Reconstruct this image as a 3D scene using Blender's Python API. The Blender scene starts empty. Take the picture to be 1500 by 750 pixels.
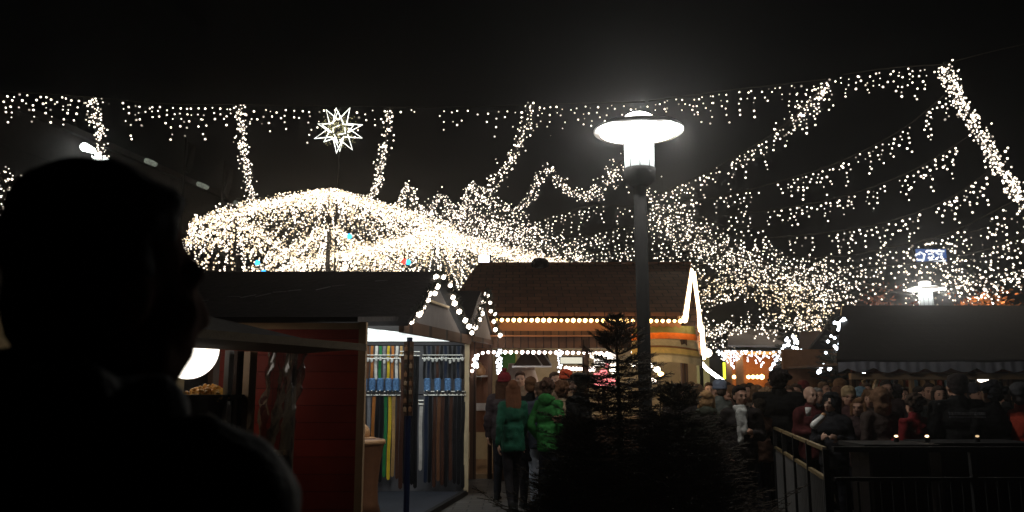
HAZE = 0.0015
LAMPW = 260
TENTW = 130
VOX = 1.0
LINING = 1.3
import bpy, bmesh, math, random
from mathutils import Vector, Matrix, noise
random.seed(7)
S = bpy.context.scene
COL = S.collection
PI = math.pi
F = 1200.0; PITCH = math.radians(9.2); CAMH = 1.6
CP, SP = math.cos(PITCH), math.sin(PITCH)

def P(px, py, Y):
    """photo pixel (1500 x 750) at world depth Y -> point"""
    u = (px - 750) / F; v = (375 - py) / F
    d = Vector((u, CP - v * SP, SP + v * CP))
    t = Y / d.y
    return Vector((d.x * t, Y, CAMH + d.z * t))
def PX(px, Y, py=560): return P(px, py, Y).x
def PZ(py, Y): return P(750, py, Y).z

# ------------------------------------------------------------------ materials
def mat(name, col, rough=0.7, metal=0.0, var=0.25, scale=8.0, bump=0.15, bscale=40.0, trans=0.0, spec=0.4):
    m = bpy.data.materials.new(name); m.use_nodes = True
    nt = m.node_tree; b = nt.nodes['Principled BSDF']
    tc = nt.nodes.new('ShaderNodeTexCoord')
    n = nt.nodes.new('ShaderNodeTexNoise'); n.inputs['Scale'].default_value = scale; n.inputs['Detail'].default_value = 6
    nt.links.new(tc.outputs['Object'], n.inputs['Vector'])
    mx = nt.nodes.new('ShaderNodeMix'); mx.data_type = 'RGBA'
    c = list(col) + [1]
    mx.inputs[6].default_value = [x * (1 - var) for x in col] + [1]
    mx.inputs[7].default_value = [min(1, x * (1 + var)) for x in col] + [1]
    nt.links.new(n.outputs['Fac'], mx.inputs[0]); nt.links.new(mx.outputs[2], b.inputs['Base Color'])
    b.inputs['Roughness'].default_value = rough; b.inputs['Metallic'].default_value = metal
    b.inputs['Specular IOR Level'].default_value = spec
    if trans: b.inputs['Transmission Weight'].default_value = trans
    if bump:
        n2 = nt.nodes.new('ShaderNodeTexNoise'); n2.inputs['Scale'].default_value = bscale; n2.inputs['Detail'].default_value = 5
        nt.links.new(tc.outputs['Object'], n2.inputs['Vector'])
        bp = nt.nodes.new('ShaderNodeBump'); bp.inputs['Strength'].default_value = bump; bp.inputs['Distance'].default_value = 0.02
        nt.links.new(n2.outputs['Fac'], bp.inputs['Height']); nt.links.new(bp.outputs['Normal'], b.inputs['Normal'])
    m['b'] = 1
    return m

def brickmat(name, col, dark, bw, rh, mortar=0.012, rough=0.7, off=0.5, bump=0.5, rot=(0, 0, 0), coord='Object'):
    m = bpy.data.materials.new(name); m.use_nodes = True
    nt = m.node_tree; b = nt.nodes['Principled BSDF']
    tc = nt.nodes.new('ShaderNodeTexCoord'); mp = nt.nodes.new('ShaderNodeMapping'); mp.inputs['Rotation'].default_value = rot
    nt.links.new(tc.outputs[coord], mp.inputs['Vector'])
    br = nt.nodes.new('ShaderNodeTexBrick'); br.offset = off
    br.inputs['Scale'].default_value = 1.0; br.inputs['Brick Width'].default_value = bw; br.inputs['Row Height'].default_value = rh
    br.inputs['Mortar Size'].default_value = mortar; br.inputs['Mortar Smooth'].default_value = 0.3
    br.inputs['Color1'].default_value = list(col) + [1]; br.inputs['Color2'].default_value = [x * 0.68 for x in col] + [1]
    br.inputs['Mortar'].default_value = list(dark) + [1]
    nt.links.new(mp.outputs[0], br.inputs['Vector'])
    n = nt.nodes.new('ShaderNodeTexNoise'); n.inputs['Scale'].default_value = 3; n.inputs['Detail'].default_value = 8
    nt.links.new(tc.outputs[coord], n.inputs['Vector'])
    mr = nt.nodes.new('ShaderNodeMapRange'); mr.inputs[3].default_value = 0.55; mr.inputs[4].default_value = 1.35
    nt.links.new(n.outputs['Fac'], mr.inputs[0])
    mu = nt.nodes.new('ShaderNodeVectorMath'); mu.operation = 'SCALE'
    nt.links.new(br.outputs['Color'], mu.inputs[0]); nt.links.new(mr.outputs[0], mu.inputs['Scale'])
    nt.links.new(mu.outputs[0], b.inputs['Base Color']); b.inputs['Roughness'].default_value = rough; b.inputs['Specular IOR Level'].default_value = .15
    inv = nt.nodes.new('ShaderNodeMath'); inv.operation = 'SUBTRACT'; inv.inputs[0].default_value = 1
    nt.links.new(br.outputs['Fac'], inv.inputs[1])
    bp = nt.nodes.new('ShaderNodeBump'); bp.inputs['Strength'].default_value = bump; bp.inputs['Distance'].default_value = 0.03
    nt.links.new(inv.outputs[0], bp.inputs['Height']); nt.links.new(bp.outputs['Normal'], b.inputs['Normal'])
    return m

def emit(name, col, st, sample='NONE', vary=0.0, vs=7.0):
    m = bpy.data.materials.new(name); m.use_nodes = True
    nt = m.node_tree; nt.nodes.remove(nt.nodes['Principled BSDF'])
    e = nt.nodes.new('ShaderNodeEmission'); e.inputs[0].default_value = list(col) + [1]; e.inputs[1].default_value = st
    nt.links.new(e.outputs[0], nt.nodes['Material Output'].inputs[0])
    if vary:
        tc = nt.nodes.new('ShaderNodeTexCoord'); n = nt.nodes.new('ShaderNodeTexNoise'); n.inputs['Scale'].default_value = vs
        nt.links.new(tc.outputs['Object'], n.inputs['Vector'])
        mr = nt.nodes.new('ShaderNodeMapRange'); mr.inputs[1].default_value = 0.35; mr.inputs[2].default_value = 0.65
        mr.inputs[3].default_value = st * (1 - vary); mr.inputs[4].default_value = st * (1 + vary)
        nt.links.new(n.outputs['Fac'], mr.inputs[0]); nt.links.new(mr.outputs[0], e.inputs[1])
    m.cycles.emission_sampling = sample
    return m

M = dict(
    wire=mat('dark_wire', (.03, .024, .018), .8, bump=0),
    bulb=emit('warm_white_bulb', (1, .86, .70), 3.2, vary=.85),
    bulbw=emit('yellowish_bulb', (1, .78, .50), 1.9, vary=.85),
    bulbn=emit('neutral_white_bulb', (1, .93, .86), 3.5, vary=.8),
    bulbc=emit('cool_white_bulb', (.85, .92, 1), 7.0, vary=.5),
    amber=emit('amber_bulb', (1, .58, .20), 11.0, 'AUTO'),
    pink=emit('pinkish_white_bulb', (1, .78, .70), 9.0, 'AUTO'),
    garl=emit('soft_white_bulb', (1, .86, .70), 9.0, 'AUTO'),
    tube=emit('white_tube_light', (1, .93, .85), 16.0, 'AUTO'),
    gold=emit('bright_gold_tube', (1, .74, .42), 9.0, 'AUTO'),
    blueb=emit('blue_light', (.05, .45, 1), 3.0), redb=emit('red_light', (1, .06, .04), 2.5),
    redb2=emit('red_glowing_sweets', (1, .25, .25), 2.0, vary=.6),
    tree=mat('fir_needles', (.012, .017, .010), .7, var=.5, bump=0),
    bark=mat('bark', (.07, .05, .035), .9, bump=.5),
    steel=mat('painted_grey_steel', (.012, .012, .012), .95, 0, bump=.05, spec=.05),
    steelb=mat('dark_steel', (.007, .007, .008), .85, 0, bump=.05),
    rail=mat('galvanised_rail', (.27, .20, .10), .45, .3, bump=.05),  # gold highlight along the rails is put into this colour
    alu=mat('brushed_aluminium', (.6, .6, .6), .35, .8, bump=.05),
    blue=mat('blue_painted_pole', (.008, .016, .05), .4, bump=.03),
    wood=mat('raw_wood', (.30, .19, .10), .7, var=.35, scale=5, bscale=25),
    palewood=mat('pale_wood', (.62, .50, .32), .6, var=.2),  # pale tone brightened to stand in for light on the posts
    darkwood=brickmat('dark_planks', (.10, .055, .035), (.02, .012, .01), .14, 3.0, rot=(PI/2, 0, 0), off=0),
    redpanel=brickmat('red_painted_panel', (.24, .026, .014), (.09, .010, .007), 3.0, .16, mortar=.004, rot=(PI/2, 0, 0), rough=.5, off=0),
    roofdark=mat('tarred_felt', (.024, .020, .020), .75, var=.35, scale=4, bump=.7, bscale=12),
    shingle=brickmat('brown_shingles', (.27, .12, .07), (.05, .028, .018), .28, .20, rough=.65, bump=.7),
    roofgrey=brickmat('dark_roof_panels', (.016, .012, .011), (.008, .006, .005), .5, .3, rough=.7),
    snow=mat('grey_gable_board', (.17, .16, .165), .8, var=.2, bump=.1),
    frieze=mat('orange_brown_board', (.28, .12, .05), .6, var=.3, scale=3),
    canvas=mat('white_canvas', (.75, .75, .72), .8, var=.08, bump=.2),
    valance=mat('grey_fabric_valance', (.26, .26, .30), .85, var=.25),
    beige=mat('beige_board', (.48, .38, .22), .7, var=.2),
    hood=mat('dark_extractor_metal', (.07, .05, .045), .35, .5),
    floor=mat('blue_grey_mat', (.03, .035, .05), .7, var=.3, bump=.3),
    leather=mat('brown_leather', (.20, .085, .04), .45, bump=.2),
    tan=mat('tan_leather', (.45, .24, .11), .5, bump=.2),
    buckle=mat('polished_buckle', (.8, .78, .72), .2, 1.0, bump=0, var=.05),
    denim=mat('blue_sequin_fabric', (.12, .26, .52), .3, .5, var=.95, scale=45, bump=.8, bscale=60),
    skin=mat('skin', (.46, .25, .17), .55, var=.12, bump=.06, bscale=60),
    skinp=mat('pale_skin', (.56, .34, .25), .55, var=.1, bump=.06, bscale=60),
    eye=mat('eye', (.02, .015, .012), .2, bump=0),
    building=brickmat('far_concrete', (.045, .04, .04), (.02, .02, .02), 3.0, 3.2, mortar=.05, rot=(PI/2, 0, 0)),
)
def colmat(name, c, rough=.8):
    if name not in M: M[name] = mat(name, c, rough, var=.3, scale=14, bump=.35, bscale=55, spec=.15)
    return M[name]

# ------------------------------------------------------------------ mesh builder
class MB:
    def __init__(s): s.v = []; s.f = []; s.cur = 0; s.mi = {}
    def add(s, vs, fs):
        k = len(s.v); n0 = len(s.f); s.v += [Vector(x) for x in vs]; s.f += [tuple(i + k for i in f) for f in fs]
        if s.cur:
            for i in range(n0, len(s.f)): s.mi[i] = s.cur
        return s
    def box(s, c, d, rz=0, bev=0):
        x, y, z = d[0] / 2, d[1] / 2, d[2] / 2
        R = Matrix.Rotation(rz, 3, 'Z'); c = Vector(c)
        if bev:
            b = bev; vs = []; 
            for zz, k in ((-z, 1), (-z + b, 0), (z - b, 0), (z, 1)):
                xx, yy = x - b * k, y - b * k; q = b if not k else b * .4
                for a, e in ((-xx, -yy + q), (-xx + q, -yy), (xx - q, -yy), (xx, -yy + q), (xx, yy - q), (xx - q, yy), (-xx + q, yy), (-xx, yy - q)):
                    vs.append(c + R @ Vector((a, e, zz)))
            fs = [tuple(range(7, -1, -1)), tuple(range(24, 32))]
            for r in range(3):
                for i in range(8): j = (i + 1) % 8; fs.append((r*8+i, r*8+j, r*8+8+j, r*8+8+i))
            return s.add(vs, fs)
        vs = [c + R @ Vector((a * x, b * y, e * z)) for e in (-1, 1) for a, b in ((-1, -1), (1, -1), (1, 1), (-1, 1))]
        return s.add(vs, [(3, 2, 1, 0), (4, 5, 6, 7), (0, 1, 5, 4), (1, 2, 6, 5), (2, 3, 7, 6), (3, 0, 4, 7)])
    def beam(s, a, b, w, h):
        a, b = Vector(a), Vector(b); d = (b - a).normalized()
        up = Vector((0, 0, 1)) if abs(d.z) < .95 else Vector((0, 1, 0))
        sx = d.cross(up).normalized() * w / 2; sz = sx.cross(d).normalized() * h / 2
        vs = [p + i * sx + j * sz for p in (a, b) for i, j in ((-1, -1), (1, -1), (1, 1), (-1, 1))]
        return s.add(vs, [(3, 2, 1, 0), (4, 5, 6, 7), (0, 1, 5, 4), (1, 2, 6, 5), (2, 3, 7, 6), (3, 0, 4, 7)])
    def slab(s, pts, t):
        """convex/any polygon in 3D extruded by vector t"""
        n = len(pts); pts = [Vector(p) for p in pts]; t = Vector(t)
        return s.add(pts + [p + t for p in pts], [tuple(range(n)), tuple(range(2 * n - 1, n - 1, -1))] + [(i, i + n, (i + 1) % n + n, (i + 1) % n) for i in range(n)])
    def tube(s, pts, r, n=6, r2=None, cap=True):
        pts = [Vector(p) for p in pts]; m = len(pts); vs = []; fs = []
        for i, p in enumerate(pts):
            d = (pts[min(i + 1, m - 1)] - pts[max(i - 1, 0)])
            d = d.normalized() if d.length > 1e-9 else Vector((0, 0, 1))
            up = Vector((0, 0, 1)) if abs(d.z) < .9 else Vector((1, 0, 0))
            a = d.cross(up).normalized(); b = d.cross(a)
            rr = r if r2 is None else r + (r2 - r) * i / (m - 1)
            vs += [p + rr * (math.cos(2 * PI * k / n) * a + math.sin(2 * PI * k / n) * b) for k in range(n)]
        for i in range(m - 1):
            for k in range(n): q = (k + 1) % n; fs.append((i * n + k, i * n + q, i * n + n + q, i * n + n + k))
        if cap: fs += [tuple(range(n - 1, -1, -1)), tuple(range((m - 1) * n, m * n))]
        return s.add(vs, fs)
    def lathe(s, prof, c=(0, 0, 0), n=32):
        c = Vector(c); vs = []; fs = []; m = len(prof)
        for r, z in prof: vs += [c + Vector((r * math.cos(2 * PI * k / n), r * math.sin(2 * PI * k / n), z)) for k in range(n)]
        for i in range(m - 1):
            for k in range(n): q = (k + 1) % n; fs.append((i * n + k, i * n + q, i * n + n + q, i * n + n + k))
        fs += [tuple(range(n - 1, -1, -1)), tuple(range((m - 1) * n, m * n))]
        return s.add(vs, fs)
    def ell(s, c, r, R=None, n=12, m=8):
        c = Vector(c); r = Vector((r, r, r)) if not hasattr(r, '__len__') else Vector(r); vs = []; fs = []
        def pt(a, b):
            v = Vector((r.x * math.cos(a) * math.cos(b), r.y * math.sin(a) * math.cos(b), r.z * math.sin(b)))
            return c + (R @ v if R else v)
        for j in range(1, m): vs += [pt(2 * PI * i / n, -PI / 2 + PI * j / m) for i in range(n)]
        vs += [pt(0, -PI / 2), pt(0, PI / 2)]; B = len(vs) - 2
        for j in range(m - 2):
            for i in range(n): q = (i + 1) % n; fs.append((j * n + i, j * n + q, j * n + n + q, j * n + n + i))
        for i in range(n):
            q = (i + 1) % n; fs.append((B, q, i)); fs.append((B + 1, (m - 2) * n + i, (m - 2) * n + q))
        return s.add(vs, fs)
    def bulb(s, c, r):
        c = Vector(c)
        return s.add([c + r * v for v in ICO_V], ICO_F)
    def cap(s, a, b, ra, rb, n=10):
        """closed tapered capsule"""
        a, b = Vector(a), Vector(b); d = b - a
        L = d.length
        if L < 1e-6: return s.ell(a, ra)
        q = Vector((0, 0, 1)).rotation_difference(d / L)
        prof = [(ra * math.cos(t), -ra * math.sin(t)) for t in (1.2, .8, .4)] + [(ra, 0), (rb, L)] + [(rb * math.cos(t), L + rb * math.sin(t)) for t in (.4, .8, 1.2)]
        vs = [Vector((r * math.cos(2 * PI * k / n), r * math.sin(2 * PI * k / n), z)) for r, z in prof for k in range(n)]
        vs += [Vector((0, 0, -ra)), Vector((0, 0, L + rb))]; B = len(vs) - 2; m = len(prof)
        fs = [(i * n + k, i * n + (k + 1) % n, i * n + n + (k + 1) % n, i * n + n + k) for i in range(m - 1) for k in range(n)]
        fs += [(B, (k + 1) % n, k) for k in range(n)] + [(B + 1, (m - 1) * n + k, (m - 1) * n + (k + 1) % n) for k in range(n)]
        return s.add([a + q @ v for v in vs], fs)
    def mesh(s, name, m, off=(0, 0, 0), smooth=False):
        off = Vector(off); me = bpy.data.meshes.new(name)
        me.from_pydata([tuple(v - off) for v in s.v], [], s.f); me.update()
        for q in (m if isinstance(m, (list, tuple)) else [m]):
            if q is not None: me.materials.append(q)
        for i, q in s.mi.items(): me.polygons[i].material_index = q
        if smooth: me.polygons.foreach_set('use_smooth', [True] * len(me.polygons))
        return me

_b = bmesh.new(); bmesh.ops.create_icosphere(_b, subdivisions=1, radius=1)
ICO_V = [v.co.copy() for v in _b.verts]; ICO_F = [tuple(v.index for v in f.verts) for f in _b.faces]; _b.free()

def W(o):  # world origin of a built object from our bookkeeping
    return Vector(o['wo'][:]) if 'wo' in o else Vector((0, 0, 0))
_W = {}
def thing(name, loc, label, cat, group=None):
    o = bpy.data.objects.new(name, None); COL.objects.link(o); o.location = loc; o.empty_display_size = .2
    _W[o] = Vector(loc); o['label'] = label; o['category'] = cat
    if group: o['group'] = group
    return o
def part(name, mb, m, parent, smooth=False, label=None):
    me = mb.mesh(name, m, _W[parent], smooth) if isinstance(mb, MB) else mb
    o = bpy.data.objects.new(name, me); COL.objects.link(o); o.parent = parent; _W[o] = _W[parent]
    if label: o['label'] = label
    return o
def solo(name, mb, m, label, cat, group=None, smooth=False, loc=(0, 0, 0)):
    o = bpy.data.objects.new(name, mb.mesh(name, m, loc, smooth)); COL.objects.link(o); o.location = loc; _W[o] = Vector(loc)
    o['label'] = label; o['category'] = cat
    if group: o['group'] = group
    return o
def struct(name, mb, m, smooth=False, kind='structure'):
    o = bpy.data.objects.new(name, mb.mesh(name, m, (0, 0, 0), smooth)); COL.objects.link(o); o['kind'] = kind; return o
def plight(name, loc, power, col, radius, parent):
    l = bpy.data.lights.new(name, 'POINT'); l.energy = power; l.color = col; l.shadow_soft_size = radius
    o = bpy.data.objects.new(name, l); COL.objects.link(o); o.parent = parent; o.location = Vector(loc) - _W[parent]; return o

# ------------------------------------------------------------------ camera, world, lights
cam = bpy.data.objects.new('camera', bpy.data.cameras.new('camera')); COL.objects.link(cam)
cam.location = (0, 0, CAMH); cam.rotation_euler = (PI / 2 + PITCH, 0, 0)
cam.data.sensor_width = 36; cam.data.lens = F / 1500 * 36; cam.data.clip_end = 600; cam.data.clip_start = .05
cam.data.dof.use_dof = True; cam.data.dof.focus_distance = 16; cam.data.dof.aperture_fstop = 4.2
S.camera = cam
w = bpy.data.worlds.new('World'); S.world = w; w.use_nodes = True; nt = w.node_tree
sky = nt.nodes.new('ShaderNodeTexSky'); sky.sky_type = 'NISHITA'; sky.sun_disc = False
sky.sun_elevation = math.radians(4); sky.sun_rotation = math.radians(200)
hs = nt.nodes.new('ShaderNodeHueSaturation'); hs.inputs['Saturation'].default_value = .15
nt.links.new(sky.outputs[0], hs.inputs['Color']); nt.links.new(hs.outputs[0], nt.nodes['Background'].inputs[0])
nt.nodes['Background'].inputs[1].default_value = .00035
sl = bpy.data.lights.new('moon_light', 'SUN'); sl.energy = .004; sl.angle = math.radians(.5); sl.color = (1, .95, .88)  # weak sun lamp added, no moon is known here
so = bpy.data.objects.new('moon_light', sl); COL.objects.link(so); so.rotation_euler = (math.radians(50), 0, math.radians(-20))
S.view_settings.view_transform = 'Standard'; S.view_settings.look = 'None'; S.view_settings.gamma = 1; S.view_settings.exposure = 0
S.cycles.use_denoising = True
S.cycles.max_bounces = 6; S.cycles.volume_bounces = 0; S.cycles.transparent_max_bounces = 12
S.cycles.sample_clamp_indirect = 3
S.cycles.volume_step_rate = 4; S.cycles.volume_max_steps = 64

# ------------------------------------------------------------------ ground
g = MB(); g.box((0, 40, -.05), (300, 300, .1))
struct('ground', g, brickmat('paving', (.13, .125, .12), (.04, .04, .04), .4, .2, mortar=.012, rough=.55, bump=.4))
if HAZE > 0:
    hz = MB(); hz.box((0, 40, 8.2), (310, 310, 18.6))  # haze volume added to spread a glow round the lamp
    ho = struct('haze', hz, None, kind='stuff')
    hm = bpy.data.materials.new('night_haze'); hm.use_nodes = True; n = hm.node_tree
    n.nodes.remove(n.nodes['Principled BSDF']); v = n.nodes.new('ShaderNodeVolumePrincipled')
    v.inputs['Color'].default_value = (.9, .9, .9, 1); v.inputs['Density'].default_value = HAZE; v.inputs['Anisotropy'].default_value = .88
    n.links.new(v.outputs[0], n.nodes['Material Output'].inputs['Volume']); ho.data.materials.append(hm)
# ------------------------------------------------------------------ people
def remeshed(name, mb, m, voxel, smooth_it=4, disp=0.0, dscale=9.0, seed=0, off=None, stretch=(1, 1, 1)):
    me = mb.mesh(name, None); o = bpy.data.objects.new('tmp', me); COL.objects.link(o)
    md = o.modifiers.new('r', 'REMESH'); md.mode = 'VOXEL'; md.voxel_size = voxel; md.use_smooth_shade = True
    sm = o.modifiers.new('s', 'SMOOTH'); sm.iterations = smooth_it; sm.factor = .5
    dg = bpy.context.evaluated_depsgraph_get(); e = o.evaluated_get(dg); out = bpy.data.meshes.new_from_object(e)
    bpy.data.objects.remove(o); out.name = name
    if disp:
        for v in out.vertices:
            c = Vector((v.co.x * stretch[0], v.co.y * stretch[1], v.co.z * stretch[2])) * dscale + Vector((seed * 3.1, 0, seed))
            k = noise.noise(c) + .5 * noise.noise(c * 2.3); v.co += v.normal * disp * k
    out.materials.clear(); out.materials.append(m)
    out.polygons.foreach_set('use_smooth', [True] * len(out.polygons))
    return out

def arm_pts(sd, pose):
    """shoulder, elbow, wrist, finger direction"""
    s_ = Vector((.185 * sd, 0, 1.415))
    if pose == 'down': e, w_, f = Vector((.235 * sd, -.03, 1.14)), Vector((.25 * sd, .03, .89)), Vector((0, .12, -1))
    elif pose == 'pocket': e, w_, f = Vector((.27 * sd, -.09, 1.15)), Vector((.20 * sd, .08, .96)), Vector((-.3 * sd, .3, -.8))
    elif pose == 'hold': e, w_, f = Vector((.24 * sd, -.01, 1.14)), Vector((.10 * sd, .25, 1.19)), Vector((-.3 * sd, .8, .25))
    elif pose == 'drink': e, w_, f = Vector((.26 * sd, .06, 1.16)), Vector((.09 * sd, .27, 1.36)), Vector((-.3 * sd, .6, .5))
    elif pose == 'swing': e, w_, f = Vector((.24 * sd, -.12, 1.16)), Vector((.25 * sd, -.10, .92)), Vector((0, .1, -1))
    elif pose == 'fore': e, w_, f = Vector((.23 * sd, .07, 1.15)), Vector((.22 * sd, .22, .98)), Vector((0, .6, -.7))
    else: e, w_, f = Vector((.235 * sd, -.03, 1.14)), Vector((.25 * sd, .03, .89)), Vector((0, .12, -1))
    return s_, e, w_, f.normalized()

def hand(mb, w_, f, sd, r=1.0):
    lat = f.cross(Vector((sd, 0, 0))); lat = lat.normalized() if lat.length > .2 else Vector((0, 1, 0))   # across the knuckles
    pn = f.cross(lat).normalized()
    if pn.x * sd > 0: pn = -pn            # palm faces the body
    for k in range(4):
        o_ = lat * (k - 1.5) * .021; kn = w_ + f * (.085 - .006 * abs(k - 1.2)) + o_
        mb.cap(w_ + o_ * .5 + f * .01, kn, .015, .0125, 8)
        l = (.040, .046, .042, .033)[k]; m1 = kn + (f * .9 + pn * .35).normalized() * l; m2 = m1 + (f * .55 + pn * .8).normalized() * l * .75
        mb.cap(kn, m1, .0098, .009, 8).cap(m1, m2, .009, .0078, 8)
    t0 = w_ + f * .02 + lat * -.028; t1_ = t0 + (f * .7 - lat * .7 + pn * .25).normalized() * .042; t2_ = t1_ + (f * .9 - lat * .15 + pn * .4).normalized() * .032
    mb.cap(w_ + f * .005, t0, .014, .012, 8).cap(t0, t1_, .012, .010, 8).cap(t1_, t2_, .010, .0085, 8)


def person(px, ytop, Y, yaw, label, coat=(.02, .02, .025), trousers=(.015, .015, .02), hair=(.05, .03, .02), hairstyle='short', hat=None, hatcol=(.1, .1, .1),
           arms=('down', 'down'), legs='stand', head=0.0, hood=False, skin='skin', vox=.014, female=False, longcoat=False, lean=0.0, scarf=None, face=False, grp='people in the market crowd', coatm=None, wide=1.0, seed=None):
    seed = seed if seed is not None else int(px)
    H = PZ(ytop, Y); s_ = H / 1.755; X = PX(px, Y, 575)
    vox *= VOX
    t = thing('person', (X, Y, 0), label, 'person', grp); t.rotation_euler = (0, 0, yaw); t.scale = (s_ * wide, s_ * wide, s_); _W[t] = Vector((0, 0, 0))
    Rh = Matrix.Rotation(head, 4, 'Z')
    def hp(x, y, z): v = Rh @ Vector((x, y, z)); v.y += lean * .5; return v
    fem = .92 if female else 1.0
    b = MB()
    b.ell((0, 0, .96), (.165, .115, .13)).ell((0, 0, 1.12), (.15 * fem, .105, .16)).ell((0, lean * .3, 1.29), (.175 * fem, .115, .17))
    b.cap((-.15 * fem, lean * .4, 1.415), (.15 * fem, lean * .4, 1.415), .062, .062)
    b.cap((0, lean * .4 - .015, 1.42), hp(0, .0, 1.56), .060, .052)
    Re = Rh.to_3x3()
    b.ell(hp(0, -.012, 1.662), (.078, .096, .092), Re, 16, 12).ell(hp(0, .032, 1.605), (.062, .068, .088), Re, 16, 12).ell(hp(0, .050, 1.548), (.040, .040, .030), Re)
    b.cap(hp(-.045, .03, 1.56), hp(0, .062, 1.545), .026, .026).cap(hp(.045, .03, 1.56), hp(0, .062, 1.545), .026, .026)
    b.cap(hp(0, .094, 1.640), hp(0, .113, 1.602), .009, .014).ell(hp(-.012, .100, 1.598), .010).ell(hp(.012, .100, 1.598), .010)
    b.cap(hp(-.034, .082, 1.656), hp(.034, .082, 1.656), .0145, .0145)
    b.cap(hp(-.018, .092, 1.573), hp(.018, .092, 1.573), .0085, .0085).cap(hp(-.015, .090, 1.562), hp(.015, .090, 1.562), .0085, .0085)
    for sd in (-1, 1):
        b.ell(hp(.080 * sd, -.004, 1.615), (.011, .022, .033), Re); b.ell(hp(.035 * sd, .070, 1.608), (.022, .022, .020), Re)
    ap = {}
    for sd in (-1, 1):
        pose = arms[0 if sd < 0 else 1]; a, e, w_, f = arm_pts(sd, pose); a = Vector((a.x * fem, a.y + lean * .4, a.z)); ap[sd] = (a, e, w_, f)
        b.cap(a, e, .048, .038).cap(e, w_, .038, .026); hand(b, w_, f, sd)
    lp_ = {}
    for sd in (-1, 1):
        if legs == 'walk': hip, kn, an, ty = Vector((.085 * sd, 0, .92)), Vector((.09 * sd, .10 * sd + .05, .50)), Vector((.09 * sd, .24 * sd - .04, .10 if sd > 0 else .12)), .14
        elif legs == 'apart': hip, kn, an, ty = Vector((.09 * sd, 0, .92)), Vector((.13 * sd, .03, .50)), Vector((.16 * sd, -.01, .09)), .14
        else: hip, kn, an, ty = Vector((.085 * sd, 0, .92)), Vector((.09 * sd, .025, .50)), Vector((.10 * sd, -.015, .09)), .14
        lp_[sd] = (hip, kn, an); b.cap(hip, kn, .082, .055).cap(kn, an, .052, .036).cap(an + Vector((0, -.02, -.045)), an + Vector((.01 * sd, ty, -.055)), .034, .028)
    body = remeshed('body', b, M[skin], vox if not face or vox > .018 * VOX else min(vox, .011 * VOX), 2)
    bo = bpy.data.objects.new('body', body); COL.objects.link(bo); bo.parent = t; _W[bo] = _W[t]
    def pt(name, me, par=None, label=None):
        o = bpy.data.objects.new(name, me); COL.objects.link(o); o.parent = par or t; _W[o] = Vector((0, 0, 0)); return o
    # trousers, shoes
    b = MB(); b.ell((0, 0, .95), (.180, .130, .13))
    for sd in (-1, 1): hip, kn, an = lp_[sd]; b.cap(hip, kn, .098, .072).cap(kn, an + Vector((0, 0, .03)), .070, .058)
    pt('trousers', remeshed('trousers', b, colmat('cloth_%02d%02d%02d' % tuple(int(c * 99) for c in trousers), trousers), .02 * VOX, 3, .010, 8, seed))
    for sd in (-1, 1):
        an = lp_[sd][2]; b = MB(); b.cap(an + Vector((0, -.03, -.04)), an + Vector((.01 * sd, .13, -.052)), .047, .038).cap(an + Vector((0, -.015, -.03)), an + Vector((0, -.01, .05)), .05, .045)
        b.box(an + Vector((.004 * sd, .05, -.08)), (.075, .27, .02)); pt('shoe', remeshed('shoe', b, M['steelb'], .014, 2))
    # coat
    b = MB(); hem = .62 if longcoat else .82
    b.ell((0, 0, 1.12), (.185 * fem, .140, .20), n=16, m=12).ell((0, lean * .3, 1.29), (.205 * fem, .148, .18), n=16, m=12)
    b.lathe([(.178, hem), (.188, hem + .04), (.182, 1.0), (.17, 1.15)], (0, 0, 0), 20)
    b.cap((-.155 * fem, lean * .4, 1.42), (.155 * fem, lean * .4, 1.42), .078, .078).cap((0, lean * .4 - .01, 1.42), (0, lean * .45 - .005, 1.50), .092, .078)
    for sd in (-1, 1):
        a, e, w_, f = ap[sd]; b.cap(a, e, .076, .062).cap(e, w_ - f * .0, .062, .046)
    cm = colmat('coat_%02d%02d%02d' % tuple(int(c * 99) for c in coat), coat)
    co = pt('coat', remeshed('coat', b, cm, (.018 * VOX), 3, .018, 7, seed, stretch=(1, 1, 1.6)))
    if hood == 'down': b = MB(); b.ell((0, -.095, 1.49), (.12, .07, .085)).cap((-.10, -.02, 1.50), (.10, -.02, 1.50), .04, .04); pt('hood', remeshed('hood', b, cm, .016, 3, .015, 10, seed), co)
    elif hood:
        b = MB(); b.ell(hp(0, -.03, 1.66), (.115, .125, .135), Re, 16, 12).ell(hp(0, -.055, 1.55), (.11, .10, .12), Re); b.cap(hp(-.095, .055, 1.60), hp(-.055, .06, 1.74), .022, .022).cap(hp(.095, .055, 1.60), hp(.055, .06, 1.74), .022, .022).cap(hp(-.055, .06, 1.74), hp(.055, .06, 1.74), .022, .022)
        pt('hood', remeshed('hood', b, colmat('hood_%02d%02d%02d' % tuple(int(c * 99) for c in hatcol), hatcol), .015, 3, .02, 12, seed), co)
    if scarf: b = MB(); b.lathe([(.085, 1.44), (.105, 1.46), (.10, 1.50), (.08, 1.53)], (0, .01, 0), 18).cap((.03, .13, 1.45), (.04, .165, 1.10), .045, .04).cap((-.02, .13, 1.45), (-.02, .17, 1.20), .04, .035); pt('scarf', remeshed('scarf', b, colmat('scarf_%02d%02d%02d' % tuple(int(c * 99) for c in scarf), scarf), .014, 2, .014, 14, seed))
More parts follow.
